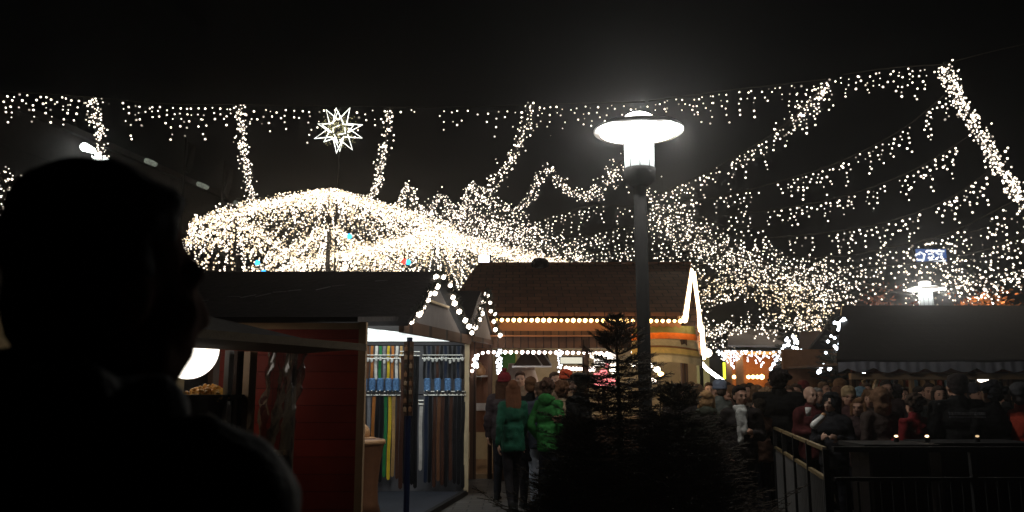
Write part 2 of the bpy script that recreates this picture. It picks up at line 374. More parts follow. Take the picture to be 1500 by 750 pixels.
    # hair
    if hairstyle != 'bald' and hood is not True:
        b = MB(); b.ell(hp(0, -.028, 1.688), (.087, .096, .086), Re, 16, 12).ell(hp(0, -.050, 1.615), (.080, .062, .075), Re); b.ell(hp(0, .016, 1.728), (.070, .062, .033), Re, 16, 10).ell(hp(-.072, -.01, 1.645), (.014, .026, .040), Re).ell(hp(.072, -.014, 1.645), (.016, .034, .045), Re)
        if hairstyle == 'long':
            for k in range(9):
                x = (k - 4) * .022; b.cap(hp(x, -.06 + abs(x) * .35, 1.66), hp(x * 1.25, -.105 + abs(x) * .5, 1.38 + random.uniform(-.02, .03)), .034, .022)
            b.cap(hp(-.085, .0, 1.66), hp(-.095, -.01, 1.45), .024, .018).cap(hp(.085, .0, 1.66), hp(.095, -.01, 1.45), .024, .018)
        if hairstyle == 'bob':
            b.ell(hp(0, -.045, 1.60), (.102, .082, .10), Re); b.cap(hp(-.088, .01, 1.68), hp(-.096, .01, 1.54), .026, .024).cap(hp(.088, .01, 1.68), hp(.096, .01, 1.54), .026, .024)
        if hairstyle == 'curly':
            for k in range(26):
                a, e = random.uniform(0, 6.28), random.uniform(-.3, 1.4); q = hp(math.cos(a) * math.cos(e) * .095, -.03 + math.sin(a) * math.cos(e) * .09, 1.67 + math.sin(e) * .09)
                if (Rh.inverted() @ q).y < .065: b.ell(q, .036)
        pt('hair', remeshed('hair', b, colmat('hair_%02d%02d%02d' % tuple(int(c * 99) for c in hair), hair, .9), .011, 2, .007 if hairstyle != 'curly' else .02, 28, seed, stretch=(1, 1, .35) if hairstyle == 'long' else (1, 1, 1)))
    hm = colmat('hat_%02d%02d%02d' % tuple(int(c * 99) for c in hatcol), hatcol)
    if hat == 'beanie':
        b = MB(); b.ell(hp(0, -.022, 1.715), (.098, .108, .085), Re, 18, 12); b.ell(hp(0, -.02, 1.672), (.104, .113, .026), Re, 18, 8).ell(hp(0, -.02, 1.655), (.102, .111, .022), Re, 18, 8); pt('hat', remeshed('hat', b, hm, .011, 2, .006, 40, seed, stretch=(1, 1, .2)))
    if hat == 'bobble':
        b = MB(); b.ell(hp(0, -.022, 1.715), (.098, .108, .09), Re, 18, 12); b.ell(hp(0, -.02, 1.665), (.104, .113, .03), Re, 18, 8); h_ = pt('hat', remeshed('hat', b, hm, .011, 2, .006, 40, seed)); b = MB(); b.ell(hp(0, -.03, 1.825), .036); pt('bobble', remeshed('bobble', b, hm, .01, 1, .012, 60, seed), h_)
    if hat == 'cap':
        b = MB(); b.ell(hp(0, -.015, 1.725), (.100, .118, .062), Re, 18, 10); b.ell(hp(0, .10, 1.703), (.068, .062, .012), Re, 16, 8); b.lathe([(.0985, 1.69), (.0995, 1.72)], hp(0, -.018, 0), 18); pt('hat', remeshed('hat', b, hm, .010, 2, .004, 30, seed))
    if face:
        for sd in (-1, 1):
            b = MB(); b.ell(hp(.031 * sd, .092, 1.635), (.0125, .006, .0065), Re, 10, 8); pt('eye', b.mesh('eye', M['eye'], smooth=True), bo)
            b = MB(); b.cap(hp(.016 * sd, .100, 1.655), hp(.046 * sd, .094, 1.658), .0035, .003); pt('eyebrow', b.mesh('eyebrow', colmat('brow', (.04, .025, .015)), smooth=True), bo)
        b = MB(); b.cap(hp(-.016, .1005, 1.567), hp(.016, .1005, 1.567), .003, .003); pt('mouth', b.mesh('mouth', colmat('lips', (.3, .09, .07)), smooth=True), bo)
    t['h'] = s_; del t['h']
    return t, Rh, s_

A = math.radians
M['shadeskin'] = mat('shaded_tanned_skin', (.050, .022, .014), .95, var=.12, bump=.1, bscale=60, spec=.03)  # skin colour darkened to stand in for shade on the man
BLK, DK = (.004, .004, .005), (.012, .010, .012)
# foreground man
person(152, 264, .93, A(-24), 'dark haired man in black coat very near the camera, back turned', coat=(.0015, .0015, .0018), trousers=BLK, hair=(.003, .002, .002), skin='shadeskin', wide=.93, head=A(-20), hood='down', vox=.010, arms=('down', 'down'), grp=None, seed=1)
# group at the bar
LG = 'people waiting at the bar'
person(739, 549, 12.4, A(-10), 'person in dark coat and dark red hat behind the woman in green', coat=(.03, .02, .022), hat='bobble', hatcol=(.16, .015, .02), hair=(.05, .02, .01), hairstyle='long', grp=LG)
person(751, 558, 10.95, A(15), 'woman with long reddish hair in green jacket and dark trousers walking', wide=.86, coat=(.010, .075, .042), trousers=DK, hair=(.15, .06, .03), hairstyle='long', legs='walk', arms=('swing', 'fore'), female=True, grp=LG, vox=.012)
person(777, 553, 11.6, A(8), 'person in long black coat between the two green jackets', coat=BLK, trousers=DK, hair=(.10, .045, .02), longcoat=True, grp=LG, hairstyle='short')
person(803, 556, 10.9, A(-30), 'person in bright green hooded jacket and dark trousers', wide=.86, coat=(.022, .13, .028), trousers=(.02, .02, .03), hair=(.06, .03, .02), hairstyle='curly', hood='down', arms=('pocket', 'pocket'), grp=LG, vox=.012)
person(791, 560, 11.5, A(20), 'person in dark jacket and pale grey jeans half hidden by the bright green jacket', coat=(.03, .035, .05), trousers=(.32, .34, .40), hair=(.09, .05, .03), grp=LG)
person(824, 560, 11.3, A(-20), 'woman in beige long coat behind the bright green jacket', coat=(.30, .22, .14), trousers=(.3, .25, .19), hair=(.09, .04, .02), hairstyle='curly', longcoat=True, female=True, grp=LG, arms=('pocket', 'hold'))
person(828, 544, 13.3, A(30), 'person wearing a bright orange red hat deep in front of the bar', coat=(.22, .15, .10), hat='beanie', hatcol=(.75, .10, .04), hairstyle='short', grp=LG)
person(847, 549, 10.2, A(60), 'man with flat cap and black coat facing left by the fir tree', coat=BLK, trousers=BLK, hat='cap', hatcol=(.03, .025, .022), hair=(.04, .03, .02), skin='skin', face=True, arms=('pocket', 'hold'), grp=LG, vox=.012)
person(762, 545, 14.3, A(180), 'bar keeper facing out under the extractor hood', coat=(.30, .22, .16), hair=(.06, .03, .02), face=True, grp=LG, arms=('hold', 'hold'), skin='skinp')
person(813, 546, 14.4, A(200), 'second bar keeper in pale shirt deep in the bar', coat=(.35, .27, .20), hair=(.05, .03, .02), face=True, grp=LG, arms=('hold', 'hold'), skin='skinp')
# crowd on the right
person(992, 562, 13.5, A(-30), 'person with dark hair just right of the fir trees in the crowd', coat=(.04, .03, .03), hair=(.06, .04, .03), hairstyle='bob')
person(1012, 560, 14.5, A(160), 'person with ruddy face in the crowd under the striped awning', coat=(.06, .03, .025), face=True, hair=(.07, .04, .02))
person(1034, 573, 9.8, A(-15), 'woman with blond bob in dark green coat, back to the camera', coat=(.05, .055, .04), hair=(.42, .24, .11), hairstyle='bob', female=True, hood='down', arms=('pocket', 'hold'), vox=.012)
person(1053, 559, 11.6, A(35), 'person with greyish blue beanie behind the blond woman', coat=(.10, .11, .10), hat='beanie', hatcol=(.16, .19, .26), hair=(.06, .04, .03))
person(1084, 566, 9.6, A(172), 'dark haired man facing the camera with pale scarf under dark coat', coat=(.025, .02, .02), hair=(.015, .01, .01), face=True, scarf=(.50, .50, .48), arms=('hold', 'pocket'), vox=.012, head=A(18))
person(1069, 565, 12.4, A(60), 'person with orange lit cheek seen between beanie and dark haired man', coat=(.08, .04, .03), hair=(.12, .06, .03), face=True)
person(1108, 565, 12.2, A(20), 'person with brown hair under the amber bulbs of the small far stall', coat=(.06, .04, .03), hair=(.10, .055, .03), hairstyle='bob')
person(1121, 570, 11.5, A(140), 'person with fair hair behind the tall black figure', coat=(.05, .045, .05), hair=(.26, .16, .09), hairstyle='curly', face=True)
person(1141, 544, 10.9, A(-20), 'tall broad figure in black coat standing at the railing end', coat=(.003, .003, .003), trousers=BLK, hair=(.012, .01, .008), hairstyle='curly', wide=1.3)
person(1110, 585, 10.7, A(30), 'shorter person in dark brown coat left of the tall black figure', coat=(.06, .03, .02), hair=(.02, .015, .01), arms=('pocket', 'pocket'))
person(1187, 566, 10.2, A(195), 'bald man with round face holding a cup beyond the railing', coat=(.09, .02, .02), hairstyle='bald', skin='skinp', face=True, arms=('drink', 'hold'), vox=.012)
person(1166, 563, 12.6, A(150), 'dim person between tall black figure and bald man', coat=(.05, .03, .03), face=True, hair=(.05, .03, .02))
person(1216, 577, 9.6, A(150), 'woman in black hood and dark coat looking left over the railing', coat=(.02, .02, .025), hood=True, hatcol=(.012, .012, .014), face=True, female=True, arms=('hold', 'hold'), skin='skinp', vox=.012, head=A(-20))
person(1243, 569, 10.4, A(165), 'person in beige knitted beanie facing the camera', coat=(.07, .03, .03), hat='beanie', hatcol=(.34, .24, .13), face=True, hair=(.1, .06, .03), vox=.012)
person(1233, 558, 12.2, A(200), 'person in brown hat behind the beige beanie', coat=(.06, .05, .07), hat='beanie', hatcol=(.16, .08, .04), face=True)
person(1256, 585, 9.9, A(140), 'shorter person with warm lit hair beside the beige beanie', coat=(.05, .03, .03), hair=(.20, .10, .05), hairstyle='bob', face=True)
person(1288, 570, 9.2, A(10), 'person with fur trimmed brown hood, back to the camera', coat=(.05, .035, .03), hood=True, hatcol=(.17, .09, .05))
person(1299, 558, 11.8, A(170), 'man with ruddy face above the fur trimmed hood', coat=(.05, .03, .03), face=True, hair=(.03, .02, .015), skin='skin')
person(1337, 579, 8.9, A(25), 'person in dark red jacket with curly dark hair left of the printed jacket', coat=(.16, .012, .014), hair=(.045, .03, .02), hairstyle='curly', arms=('hold', 'hold'))
big = person(1402, 549, 8.8, A(-5), 'big man in black jacket with faint pale print across the shoulders', coat=(.003, .003, .004), trousers=BLK, hair=(.012, .01, .01), wide=1.18, arms=('hold', 'hold'))
person(1452, 561, 8.7, A(10), 'large person in black coat right of the printed jacket', coat=(.003, .003, .004), trousers=BLK, hair=(.012, .012, .016), hairstyle='curly', wide=1.15)
person(1494, 565, 8.6, A(-35), 'person in orange red jacket and dark hat at the right edge', coat=(.34, .04, .02), hat='beanie', hatcol=(.05, .05, .055), hair=(.06, .05, .05))
person(1362, 562, 11.5, A(160), 'dim figure standing behind red jacket under the valance', coat=(.06, .035, .025), face=True)
person(1322, 568, 12.5, A(190), 'dim figure with brown scarf near the thin wooden post', coat=(.06, .04, .03), face=True, scarf=(.12, .07, .04))
person(1270, 562, 13.0, A(180), 'distant figure by the forked pale brace', coat=(.10, .05, .03), face=True, hair=(.1, .06, .04))
person(1208, 560, 13.2, A(200), 'distant figure below the yellow star', coat=(.08, .04, .03), face=True, hair=(.12, .07, .04), hairstyle='bob')
person(1098, 562, 14.6, A(10), 'distant dark haired person in front of the orange stall', coat=(.05, .035, .03), hair=(.04, .025, .02))
person(1039, 561, 14.2, A(170), 'distant person with pink face under the thin awning post', coat=(.09, .06, .05), face=True, skin='skinp')
G2 = 'people in the market crowd'
for px, yt, Y, yw, lab, ct, hr, hs, ht_, hc, fc in (
    (1001, 566, 12.0, 150, 'person facing the camera beside the lower fir, orange light on one cheek', (.03, .02, .018), (.05, .03, .02), 'short', None, BLK, True),
    (1022, 563, 13.0, 10, 'person with light brown hair just left of the blond bob', (.04, .03, .025), (.16, .09, .05), 'long', None, BLK, False),
    (1064, 562, 13.8, 170, 'person in dark knitted hat behind the greyish blue beanie', (.03, .025, .03), (.03, .02, .02), 'short', 'beanie', (.05, .03, .03), True),
    (1092, 563, 13.2, 190, 'person with round face under the lit small stall', (.06, .03, .02), (.05, .03, .02), 'bob', None, BLK, True),
    (1130, 561, 14.0, 10, 'person with ginger hair right of the yellow neon strip', (.03, .02, .02), (.22, .09, .04), 'curly', None, BLK, False),
    (1155, 566, 12.0, 150, 'person with brown fringe between two stalls in the crowd', (.025, .02, .02), (.08, .045, .03), 'bob', None, BLK, True),
    (1176, 560, 14.2, 20, 'person in maroon hat behind the bald man', (.05, .02, .02), (.04, .03, .02), 'short', 'beanie', (.12, .02, .02), False),
    (1198, 569, 11.8, 170, 'older person with grey hair between bald man and black hood', (.03, .03, .035), (.28, .26, .24), 'short', None, BLK, True),
    (1226, 567, 11.4, 30, 'person with chestnut hair beside the beige beanie', (.02, .02, .025), (.11, .05, .03), 'long', None, BLK, False),
    (1262, 570, 11.3, 185, 'person in pale blue hat between beige beanie and fur hood', (.03, .03, .04), (.05, .03, .02), 'short', 'beanie', (.14, .22, .28), True),
    (1274, 573, 10.8, 150, 'person with tawny hair pressed behind the fur hood', (.04, .025, .02), (.15, .08, .04), 'curly', None, BLK, True),
    (1311, 566, 12.0, 20, 'person in dark bobble hat left of the red jacket', (.02, .02, .02), (.04, .03, .02), 'short', 'bobble', (.04, .03, .03), False),
    (1349, 567, 11.6, 185, 'person with dim brown face between red jacket and big man', (.03, .02, .02), (.03, .02, .015), 'short', None, BLK, True),
    (1376, 566, 10.6, 160, 'person half hidden by the big man at his left shoulder', (.02, .015, .015), (.05, .03, .02), 'bob', None, BLK, True),
    (1428, 565, 11.2, 175, 'person seen between the two large black coats', (.02, .02, .02), (.03, .02, .02), 'short', 'beanie', (.03, .03, .04), True),
    (1473, 567, 10.8, 20, 'person with dark hair left of the orange red jacket', (.015, .012, .015), (.03, .02, .02), 'short', None, BLK, False)):
    person(px, yt, Y, A(yw), lab, coat=ct, hair=hr, hairstyle=hs, hat=ht_, hatcol=hc, face=fc, vox=.02, grp=G2, head=A((px * 7) % 50 - 25))
# faint reflective print on the big man's back: two short bands broken into letter like blocks
b = MB(); rn = random.Random(2)
x = -.17
rows = MB()
for zz, hh in ((1.352, .030), (1.318, .016)):
    x = -.155
    while x < .15:
        w_ = rn.uniform(.010, .020); y = -.150 - .022 * math.cos(x * 7)
        # solid little blocks standing just proud of the coat
        rows.box((x + w_ / 2, y - .012, zz), (w_, .006, hh)); x += w_ + .005
o = part('back_print', rows, mat('reflective_print', (.30, .30, .33), .6, var=.3, scale=60), big[0])
# held things
def held(name, label, cat, px, py, Y, fn):
    p = P(px, py, Y); t = thing(name, p, label, cat); fn(p, t)
def cup(p, t): part('cup_body', MB().lathe([(.026, -.05), (.036, .05), (.033, .05), (.024, -.04)], p, 16), M['canvas'], t, True); part('drink', MB().lathe([(.031, .036), (.031, .038)], p, 14), M['leather'], t)
def parcel(p, t): part('paper', MB().cap(p + Vector((-.05, 0, -.05)), p + Vector((.05, 0, .04)), .045, .03), M['canvas'], t, True); part('filling', MB().ell(p + Vector((.06, 0, .06)), .028), M['tan'], t)
held('paper_cup', 'white mug held in front of the bald man', 'mug', 1184, 603, 9.85, cup)
held('food_parcel', 'pale paper wrap of food held by the woman in the black hood', 'food', 1199, 616, 9.25, parcel)
# ------------------------------------------------------------------ shared bulb meshes
def bulbmesh(name, r, m):
    return MB().bulb((0, 0, 0), r).mesh(name, m, smooth=True)
def bulbrow(name, pts, n, r, m, label, cat, group=None, jit=0.0, wire=True, partname='bulb'):
    """a lit string: empty > cable + n bulbs placed evenly along the polyline"""
    pts = [Vector(p) for p in pts]
    t = thing(name, pts[0], label, cat, group)
    if wire: part('cable', MB().tube(pts, .012, 5), M['wire'], t)
    bm_ = bulbmesh(partname, r, m)
    L = [(pts[i + 1] - pts[i]).length for i in range(len(pts) - 1)]; T = sum(L)
    for k in range(n):
        d = T * (k + .5) / n; i = 0
        while d > L[i] and i < len(L) - 1: d -= L[i]; i += 1
        p = pts[i].lerp(pts[i + 1], d / L[i]) + Vector((random.uniform(-jit, jit), random.uniform(-jit, jit), random.uniform(-jit, jit) - r * .8))
        o = part(partname, bm_, None, t); o.location = p - pts[0]
        s_ = random.uniform(.8, 1.15); o.scale = (s_, s_, s_)
    return t

# front line of the left row of stalls
def FL(Y, z=0): return Vector((-1.49 + (Y - 8) * .158, Y, z))

# ------------------------------------------------------------------ belt stall (nearest gabled hut)
RY, RZ = 10.85, PZ(404, 10.85)            # ridge
back = -4.1
t = thing('market_stall', (-2.3, 10.6, 0), 'belt stall with black felt roof and grey gable outlined in round bulbs', 'market stall', 'stalls along the left side')
belt_stall = t
near_e, far_e = 9.25, 12.95
ze, zf = 2.30, 2.42
rf = MB()
th = Vector((0, 0, .06))
f0, f1, r0, e0, e1, e2 = FL(near_e, ze), FL(far_e, zf), FL(RY, RZ), None, None, None
o = Vector((.12, 0, 0))
rf.slab([r0 + o, Vector((back, RY, RZ)), Vector((back, near_e, ze)), f0 + o], th)
rf.slab([r0 + o + Vector((0, .004, 0)), f1 + o, Vector((back, far_e, zf)), Vector((back, RY + .004, RZ))], th)
roof = part('roof', rf, M['roofdark'], t)
# crumpled tarpaulin edge lying over the felt
tp = MB()
for i in range(14):
    a = Vector((-1.6 - .17 * i, 10.45 - .055 * i, 0)); a.z = ze + (RZ - ze) * (a.y - near_e) / (RY - near_e) + .085
    b = a + Vector((-.16, random.uniform(-.12, .02), random.uniform(-.01, .03))); b.z = ze + (RZ - ze) * (b.y - near_e) / (RY - near_e) + .08
    if random.random() < .6: tp.tube([a, b], random.uniform(.003, .006), 5)
part('tarpaulin_fold', tp, M['snow'], roof)
# gable board with a cross rail
gb = MB(); gb.slab([FL(9.5, 2.28), FL(12.6, 2.38), FL(RY + .05, RZ - .06)], (-.05, .008, 0))
gable = part('gable', gb, M['snow'], t)
part('gable_rail', MB().beam(FL(10.35, 2.72) + Vector((.02, 0, 0)), FL(11.6, 2.74) + Vector((.02, 0, 0)), .03, .03), M['palewood'], gable)
part('fascia', MB().beam(FL(9.3, 2.30) + Vector((.03, 0, 0)), FL(13.0, 2.36) + Vector((.03, 0, 0)), .06, .14), M['darkwood'], t)
# lean-to bay towards the camera: thin roof, canvas lining that glows by itself, red closing panel
lr = MB(); lr.slab([FL(7.95, 2.24), FL(9.3, 2.36), Vector((back, 9.3, 2.36)), Vector((back, 7.95, 2.24))], (0, 0, .05)); part('canopy', lr, M['roofdark'], t)
cl = MB(); cl.slab([FL(8.1, 2.17) + Vector((-.05, 0, 0)), FL(12.85, 2.33) + Vector((-.05, 0, 0)), Vector((-2.7, 12.85, 2.33)), Vector((-2.0, 8.1, 2.17))], (0, 0, .03)); part('ceiling_lining', cl, emit('back_lit_canvas', (.93, 1, .97), LINING, 'AUTO', vary=.3, vs=3), t)  # lining emits the light itself, in place of lamps in the stall
pl = PX(428, 8); pr = PX(525, 8)
rp = MB(); rp.box(((pl + pr) / 2 - .35, 8.0, 1.10), (pr - pl + .7, .05, 2.20)); part('side_panel', rp, M['redpanel'], t)
fr = MB(); fr.box((pr + .035, 7.99, 1.12), (.07, .09, 2.24)); fr.box(((pl + pr) / 2 - .35, 7.955, 2.20), (pr - pl + .7, .04, .06)); part('panel_frame', fr, M['wood'], t)
pf = MB()
# back wall behind the belts, far end post, back of the stall
WY = 13.05
bw = MB(); bw.box((-1.80, WY, 1.18), (2.08, .05, 2.3)); part('back_wall', bw, mat('white_back_board', (.16, .16, .18), .6, var=.25), t)
bw = MB(); bw.box((-2.95, 10.6, 1.15), (.05, 5.0, 2.26)); part('rear_wall', bw, M['darkwood'], t)
cp = MB(); cp.box((PX(684, 12.9), 12.9, 1.2), (.07, .08, 2.3)); part('corner_post', cp, M['palewood'], t)  # paleness stands in for the white light on this post
fm = MB(); fm.slab([FL(8.1, .0), FL(12.95, .0), Vector((-2.9, 12.95, 0)), Vector((-2.9, 8.1, 0))], (0, 0, .05)); part('floor_mat', fm, M['floor'], t)
th_ = MB(); th_.beam(FL(8.1, .035), FL(12.95, .035), .07, .075); part('threshold', th_, M['steelb'], t)
bp_ = MB(); X0 = FL(9.75).x; bp_.tube([(X0, 9.75, .05), (X0, 9.75, 2.2)], .035, 10); part('post', bp_, M['blue'], t)
# pennant row of white lights along the lining
# belts
rails = thing('belt_rack', (-1.6, 12.9, 0), 'steel belt rack with two rails of hanging belts on the stall back wall', 'display rack')
xl, xr = PX(530, 12.9, 520), PX(679, 12.9, 520)
for zz in (2.27, 1.51):
    part('rail', MB().tube([(xl, 12.9, zz), (xr, 12.9, zz)], .007, 8), M['steel'], rails)
part('upright', MB().tube([(PX(600, 12.9), 12.93, .1), (PX(600, 12.9), 12.93, 2.25)], .018, 8), M['steelb'], rails)
def belt(x, y, z0, z1, w, c, label, group, buckle='top', big=False):
    t = thing('belt', (x, y, z0), label, 'belt', group)
    s = MB(); n = 7; ph = random.uniform(0, 6)
    pts = [(x + .006 * math.sin(ph + i), y + .01 * math.cos(ph + i * 1.3), z0 + (z1 - z0) * i / n) for i in range(n + 1)]
    for i in range(n):
        a, b = Vector(pts[i]), Vector(pts[i + 1]); s.slab([a + Vector((-w / 2, 0, 0)), a + Vector((w / 2, 0, 0)), b + Vector((w / 2, 0, 0)), b + Vector((-w / 2, 0, 0))], (0, .005, 0))
    s.slab([Vector(pts[-1]) + Vector((-w / 2, 0, 0)), Vector(pts[-1]) + Vector((w / 2, 0, 0)), Vector(pts[-1]) + Vector((0, 0, -w * .5))], (0, .005, 0))
    part('strap', s, colmat('leather_' + '_'.join('%02d' % int(v * 99) for v in c), c, .5), t)
    zb = z0 + .01 if buckle == 'top' else z0 - .20
    k = MB(); W2 = w * .75; pz = [(-W2, 0), (-W2, .055), (W2, .055), (W2, 0)]
    k.tube([(x + a, y - .018, zb + b) for a, b in pz + pz[:1]], .0105, 6)
    part('buckle', k, M['buckle'], t)
    if buckle == 'mid': part('tag', MB().ell((x + random.uniform(-.008, .008), y - .03, zb - random.uniform(.0, .05)), (.022, .006, .034), n=10, m=8), M['canvas'], t, True)
    return t
BR, OR, GY, GN, YE, WH, BK, NV, DB, TN = (.16, .07, .035), (.55, .2, .05), (.3, .3, .33), (.03, .22, .07), (.8, .55, .04), (.75, .72, .68), (.012, .012, .014), (.02, .03, .06), (.07, .03, .02), (.5, .3, .12)
up = [(533, GY, 'grey'), (539, BR, 'brown'), (545, OR, 'orange'), (551, WH, 'white'), (557, GN, 'green'), (563, GY, 'grey'), (569, YE, 'yellow'), (575, OR, 'orange'), (581, WH, 'white'), (587, TN, 'tan')]
cnt = {}
ords = ['', 'first', 'second', 'third', 'fourth', 'fifth', 'sixth', 'seventh', 'eighth', 'ninth', 'tenth', 'eleventh', 'twelfth', 'thirteenth', 'fourteenth']
for i, (px, c, nm) in enumerate(up):
    belt(PX(px, 12.86, 525), 12.86, 2.26, 1.76, .042, c, f'short {nm} belt on the upper rail, {ords[i+1]} from the red panel', 'short belts on the upper rail', 'mid')
for i in range(10):
    px = 622 + i * 6.2; c = [BK, NV, BK, DB, BK, NV, BK, BK, NV, BK][i]; nm = {BK: 'black', NV: 'navy', DB: 'dark brown'}[c]
    belt(PX(px, 12.86, 525), 12.86, 2.26, 1.76, .042, c, f'short {nm} belt on the upper rail, {ords[10-i]} from the pale corner post', 'short belts on the upper rail', 'mid')
lo = [(532, BR, 'patched brown'), (539, GY, 'grey'), (546, OR, 'rust orange'), (552, BK, 'black'), (558, BK, 'black'), (564, GN, 'green'), (570, YE, 'bright yellow'), (576, TN, 'tan'), (582, DB, 'dark brown')]
for i, (px, c, nm) in enumerate(lo):
    belt(PX(px, 12.86, 640), 12.86, 1.49, .16 + random.uniform(0, .14), .05, c, f'long {nm} belt on the lower rail, {ords[i+1]} from the red panel', 'long belts on the lower rail')
for i in range(10):
    px = 624 + i * 6; c = [NV, BK, DB, BR, DB, BK, DB, BK, BK, BK][i]; nm = {BK: 'black', NV: 'navy', DB: 'dark brown', BR: 'brown'}[c]
    belt(PX(px, 12.86, 640), 12.86, 1.49, .10 + random.uniform(0, .14), .052, c, f'long {nm} belt on the lower rail, {ords[10-i]} from the pale corner post', 'long belts on the lower rail')
for i in range(5):
    px = 588 + i * 4.8
    belt(PX(px, 11.6, 640), 11.6 + .03 * i, 2.05, .22 + random.uniform(0, .2), .055, (BK, DB)[i % 2 == 0 and i < 2], f'extra long dark belt of the bunch behind the blue post, {ords[i+1]} of five', 'dark belts bunched behind the blue post')
belt(PX(616, 12.5, 640), 12.5, 1.36, .42, .05, WH, 'long white belt hanging alone beside the blue post', None)  # white belt shape stands in for light showing through the gap
for i, px in enumerate((533, 545, 557, 569, 580, 626, 641, 656, 671)):
    x = PX(px, 12.82, 560)
    pt = thing('sequin_pouch', (x, 12.82, 1.78), f'small glittering blue pouch between the belt rails, {ords[i+1]} from the red panel', 'pouch', 'blue pouches between the belt rails')
    b = MB(); b.box((x, 12.82, 1.66), (.105, .04, .2), bev=.015); part('pouch_body', b, M['denim'], pt)
    part('snap', MB().ell((x, 12.79, 1.565), .014, n=8, m=6), M['buckle'], pt)
# key fob board on the blue post
kb = thing('key_fob_board', (X0, 9.68, 1.4), 'dark narrow board of key fobs tied to the blue post', 'display board')
part('board', MB().box((X0, 9.69, 1.72), (.115, .02, .86)), M['darkwood'], kb)
for r in range(8):
    for c in range(2):
        p = Vector((X0 - .03 + .06 * c, 9.66, 2.06 - r * .1))
        part('key_fob', MB().box(p, (.035, .012, .05), bev=.004).tube([p + Vector((0, 0, .025)), p + Vector((0, .0, .045))], .004, 5), colmat('fob_%d' % ((r * 2 + c) % 3), [(.25, .12, .06), (.05, .04, .03), (.3, .2, .12)][(r * 2 + c) % 3], .4), kb)
# curved brown leather chest with a tan hat
ch = thing('leather_chest', (-1.75, 9.9, .05), 'brown leather chest with rolled edge behind the red panel', 'chest')
cx, cy = PX(541, 10.6), 10.6
ch.location = (cx, cy, .05); _W[ch] = Vector((cx, cy, .05))
b = MB(); prof = [(.24, 0), (.20, .15), (.19, .35), (.215, .6), (.25, .82), (.27, .88), (.25, .92), (.2, .93)]
b.lathe(prof, (cx - .05, cy, .05), 20); part('chest_body', b, M['leather'], ch, True)
part('rolled_edge', MB().lathe([(.255, .0), (.28, .02), (.28, .05), (.255, .07)], (cx - .05, cy, .90), 20), M['tan'], ch, True)
ht = thing('straw_hat', (cx - .1, cy, .98), 'tan rounded hat lying on the brown leather chest', 'hat')
part('crown', MB().ell((cx - .1, cy, 1.04), (.13, .13, .13), n=16, m=10), M['tan'], ht, True)
part('brim', MB().lathe([(.10, .97), (.2, .98), (.2, .99), (.10, 1.0)], (cx - .1, cy, 0), 20), M['tan'], ht, True)

# bulb garlands round the two gables
def rake(a, b, n, lab, grp):
    pts = [a.lerp(b, i / 8) + Vector((.12, -.04, .05 + .03 * math.sin(i * 2))) for i in range(9)]
    th = bulbrow('light_garland', pts, n, .041, M['garl'], lab, 'light garland', grp, jit=.03)
    gr = MB()
    for k in range(420):
        i = random.uniform(0, 8); p = pts[int(min(i, 7.99))].lerp(pts[int(min(i, 7.99)) + 1], i % 1)
        d = Vector((random.gauss(0, 1), random.gauss(0, 1), random.gauss(0, 1))).normalized() * random.uniform(.04, .10)
        gr.tube([p, p + d], .0035, 3, cap=False)
    part('greenery', gr, M['tree'], th)
    return th
apx = FL(RY, RZ)
rake(FL(9.42, 2.32), apx, 10, 'round bulbs climbing the near edge of the taller gable', 'bulb garlands on the left gables')
rake(apx, FL(12.75, 2.40), 8, 'round bulbs down the far edge of the taller gable', 'bulb garlands on the left gables')
# ------------------------------------------------------------------ second gabled stall
t = thing('market_stall', (-1.2, 14.4, 0), 'stall with smaller grey gable beside the big brown roofed bar', 'market stall', 'stalls along the left side')
R2Y = 14.05; R2Z = PZ(430, R2Y)
rf = MB(); rf.slab([FL(R2Y, R2Z) + o if False else FL(R2Y, R2Z), Vector((-3.9, R2Y, R2Z)), Vector((-3.9, 12.98, 2.48)), FL(12.98, 2.48)], (0, 0, .05))
rf.slab([FL(R2Y + .004, R2Z), FL(15.3, 2.5), Vector((-3.9, 15.3, 2.5)), Vector((-3.9, R2Y + .004, R2Z))], (0, 0, .05)); part('roof', rf, M['roofdark'], t)
part('gable', MB().slab([FL(13.1, 2.44), FL(15.1, 2.44), FL(R2Y, R2Z - .05)], (-.05, .008, 0)), M['snow'], t)
part('fascia', MB().beam(FL(13.02, 2.40), FL(15.3, 2.44), .06, .08), M['darkwood'], t)
part('side_wall', MB().box((-2.4, 13.2, 1.2), (3.3, .06, 2.36)), M['darkwood'], t)
part('corner_post', MB().box((FL(15.2).x - .05, 15.2, 1.2), (.08, .08, 2.4)), M['darkwood'], t)
ap2 = FL(R2Y, R2Z)
rake(FL(12.98, 2.50), ap2, 6, 'round bulbs climbing the near edge of the smaller gable', 'bulb garlands on the left gables')
rake(ap2, FL(15.35, 2.42), 8, 'round bulbs down the far edge of the smaller gable', 'bulb garlands on the left gables')

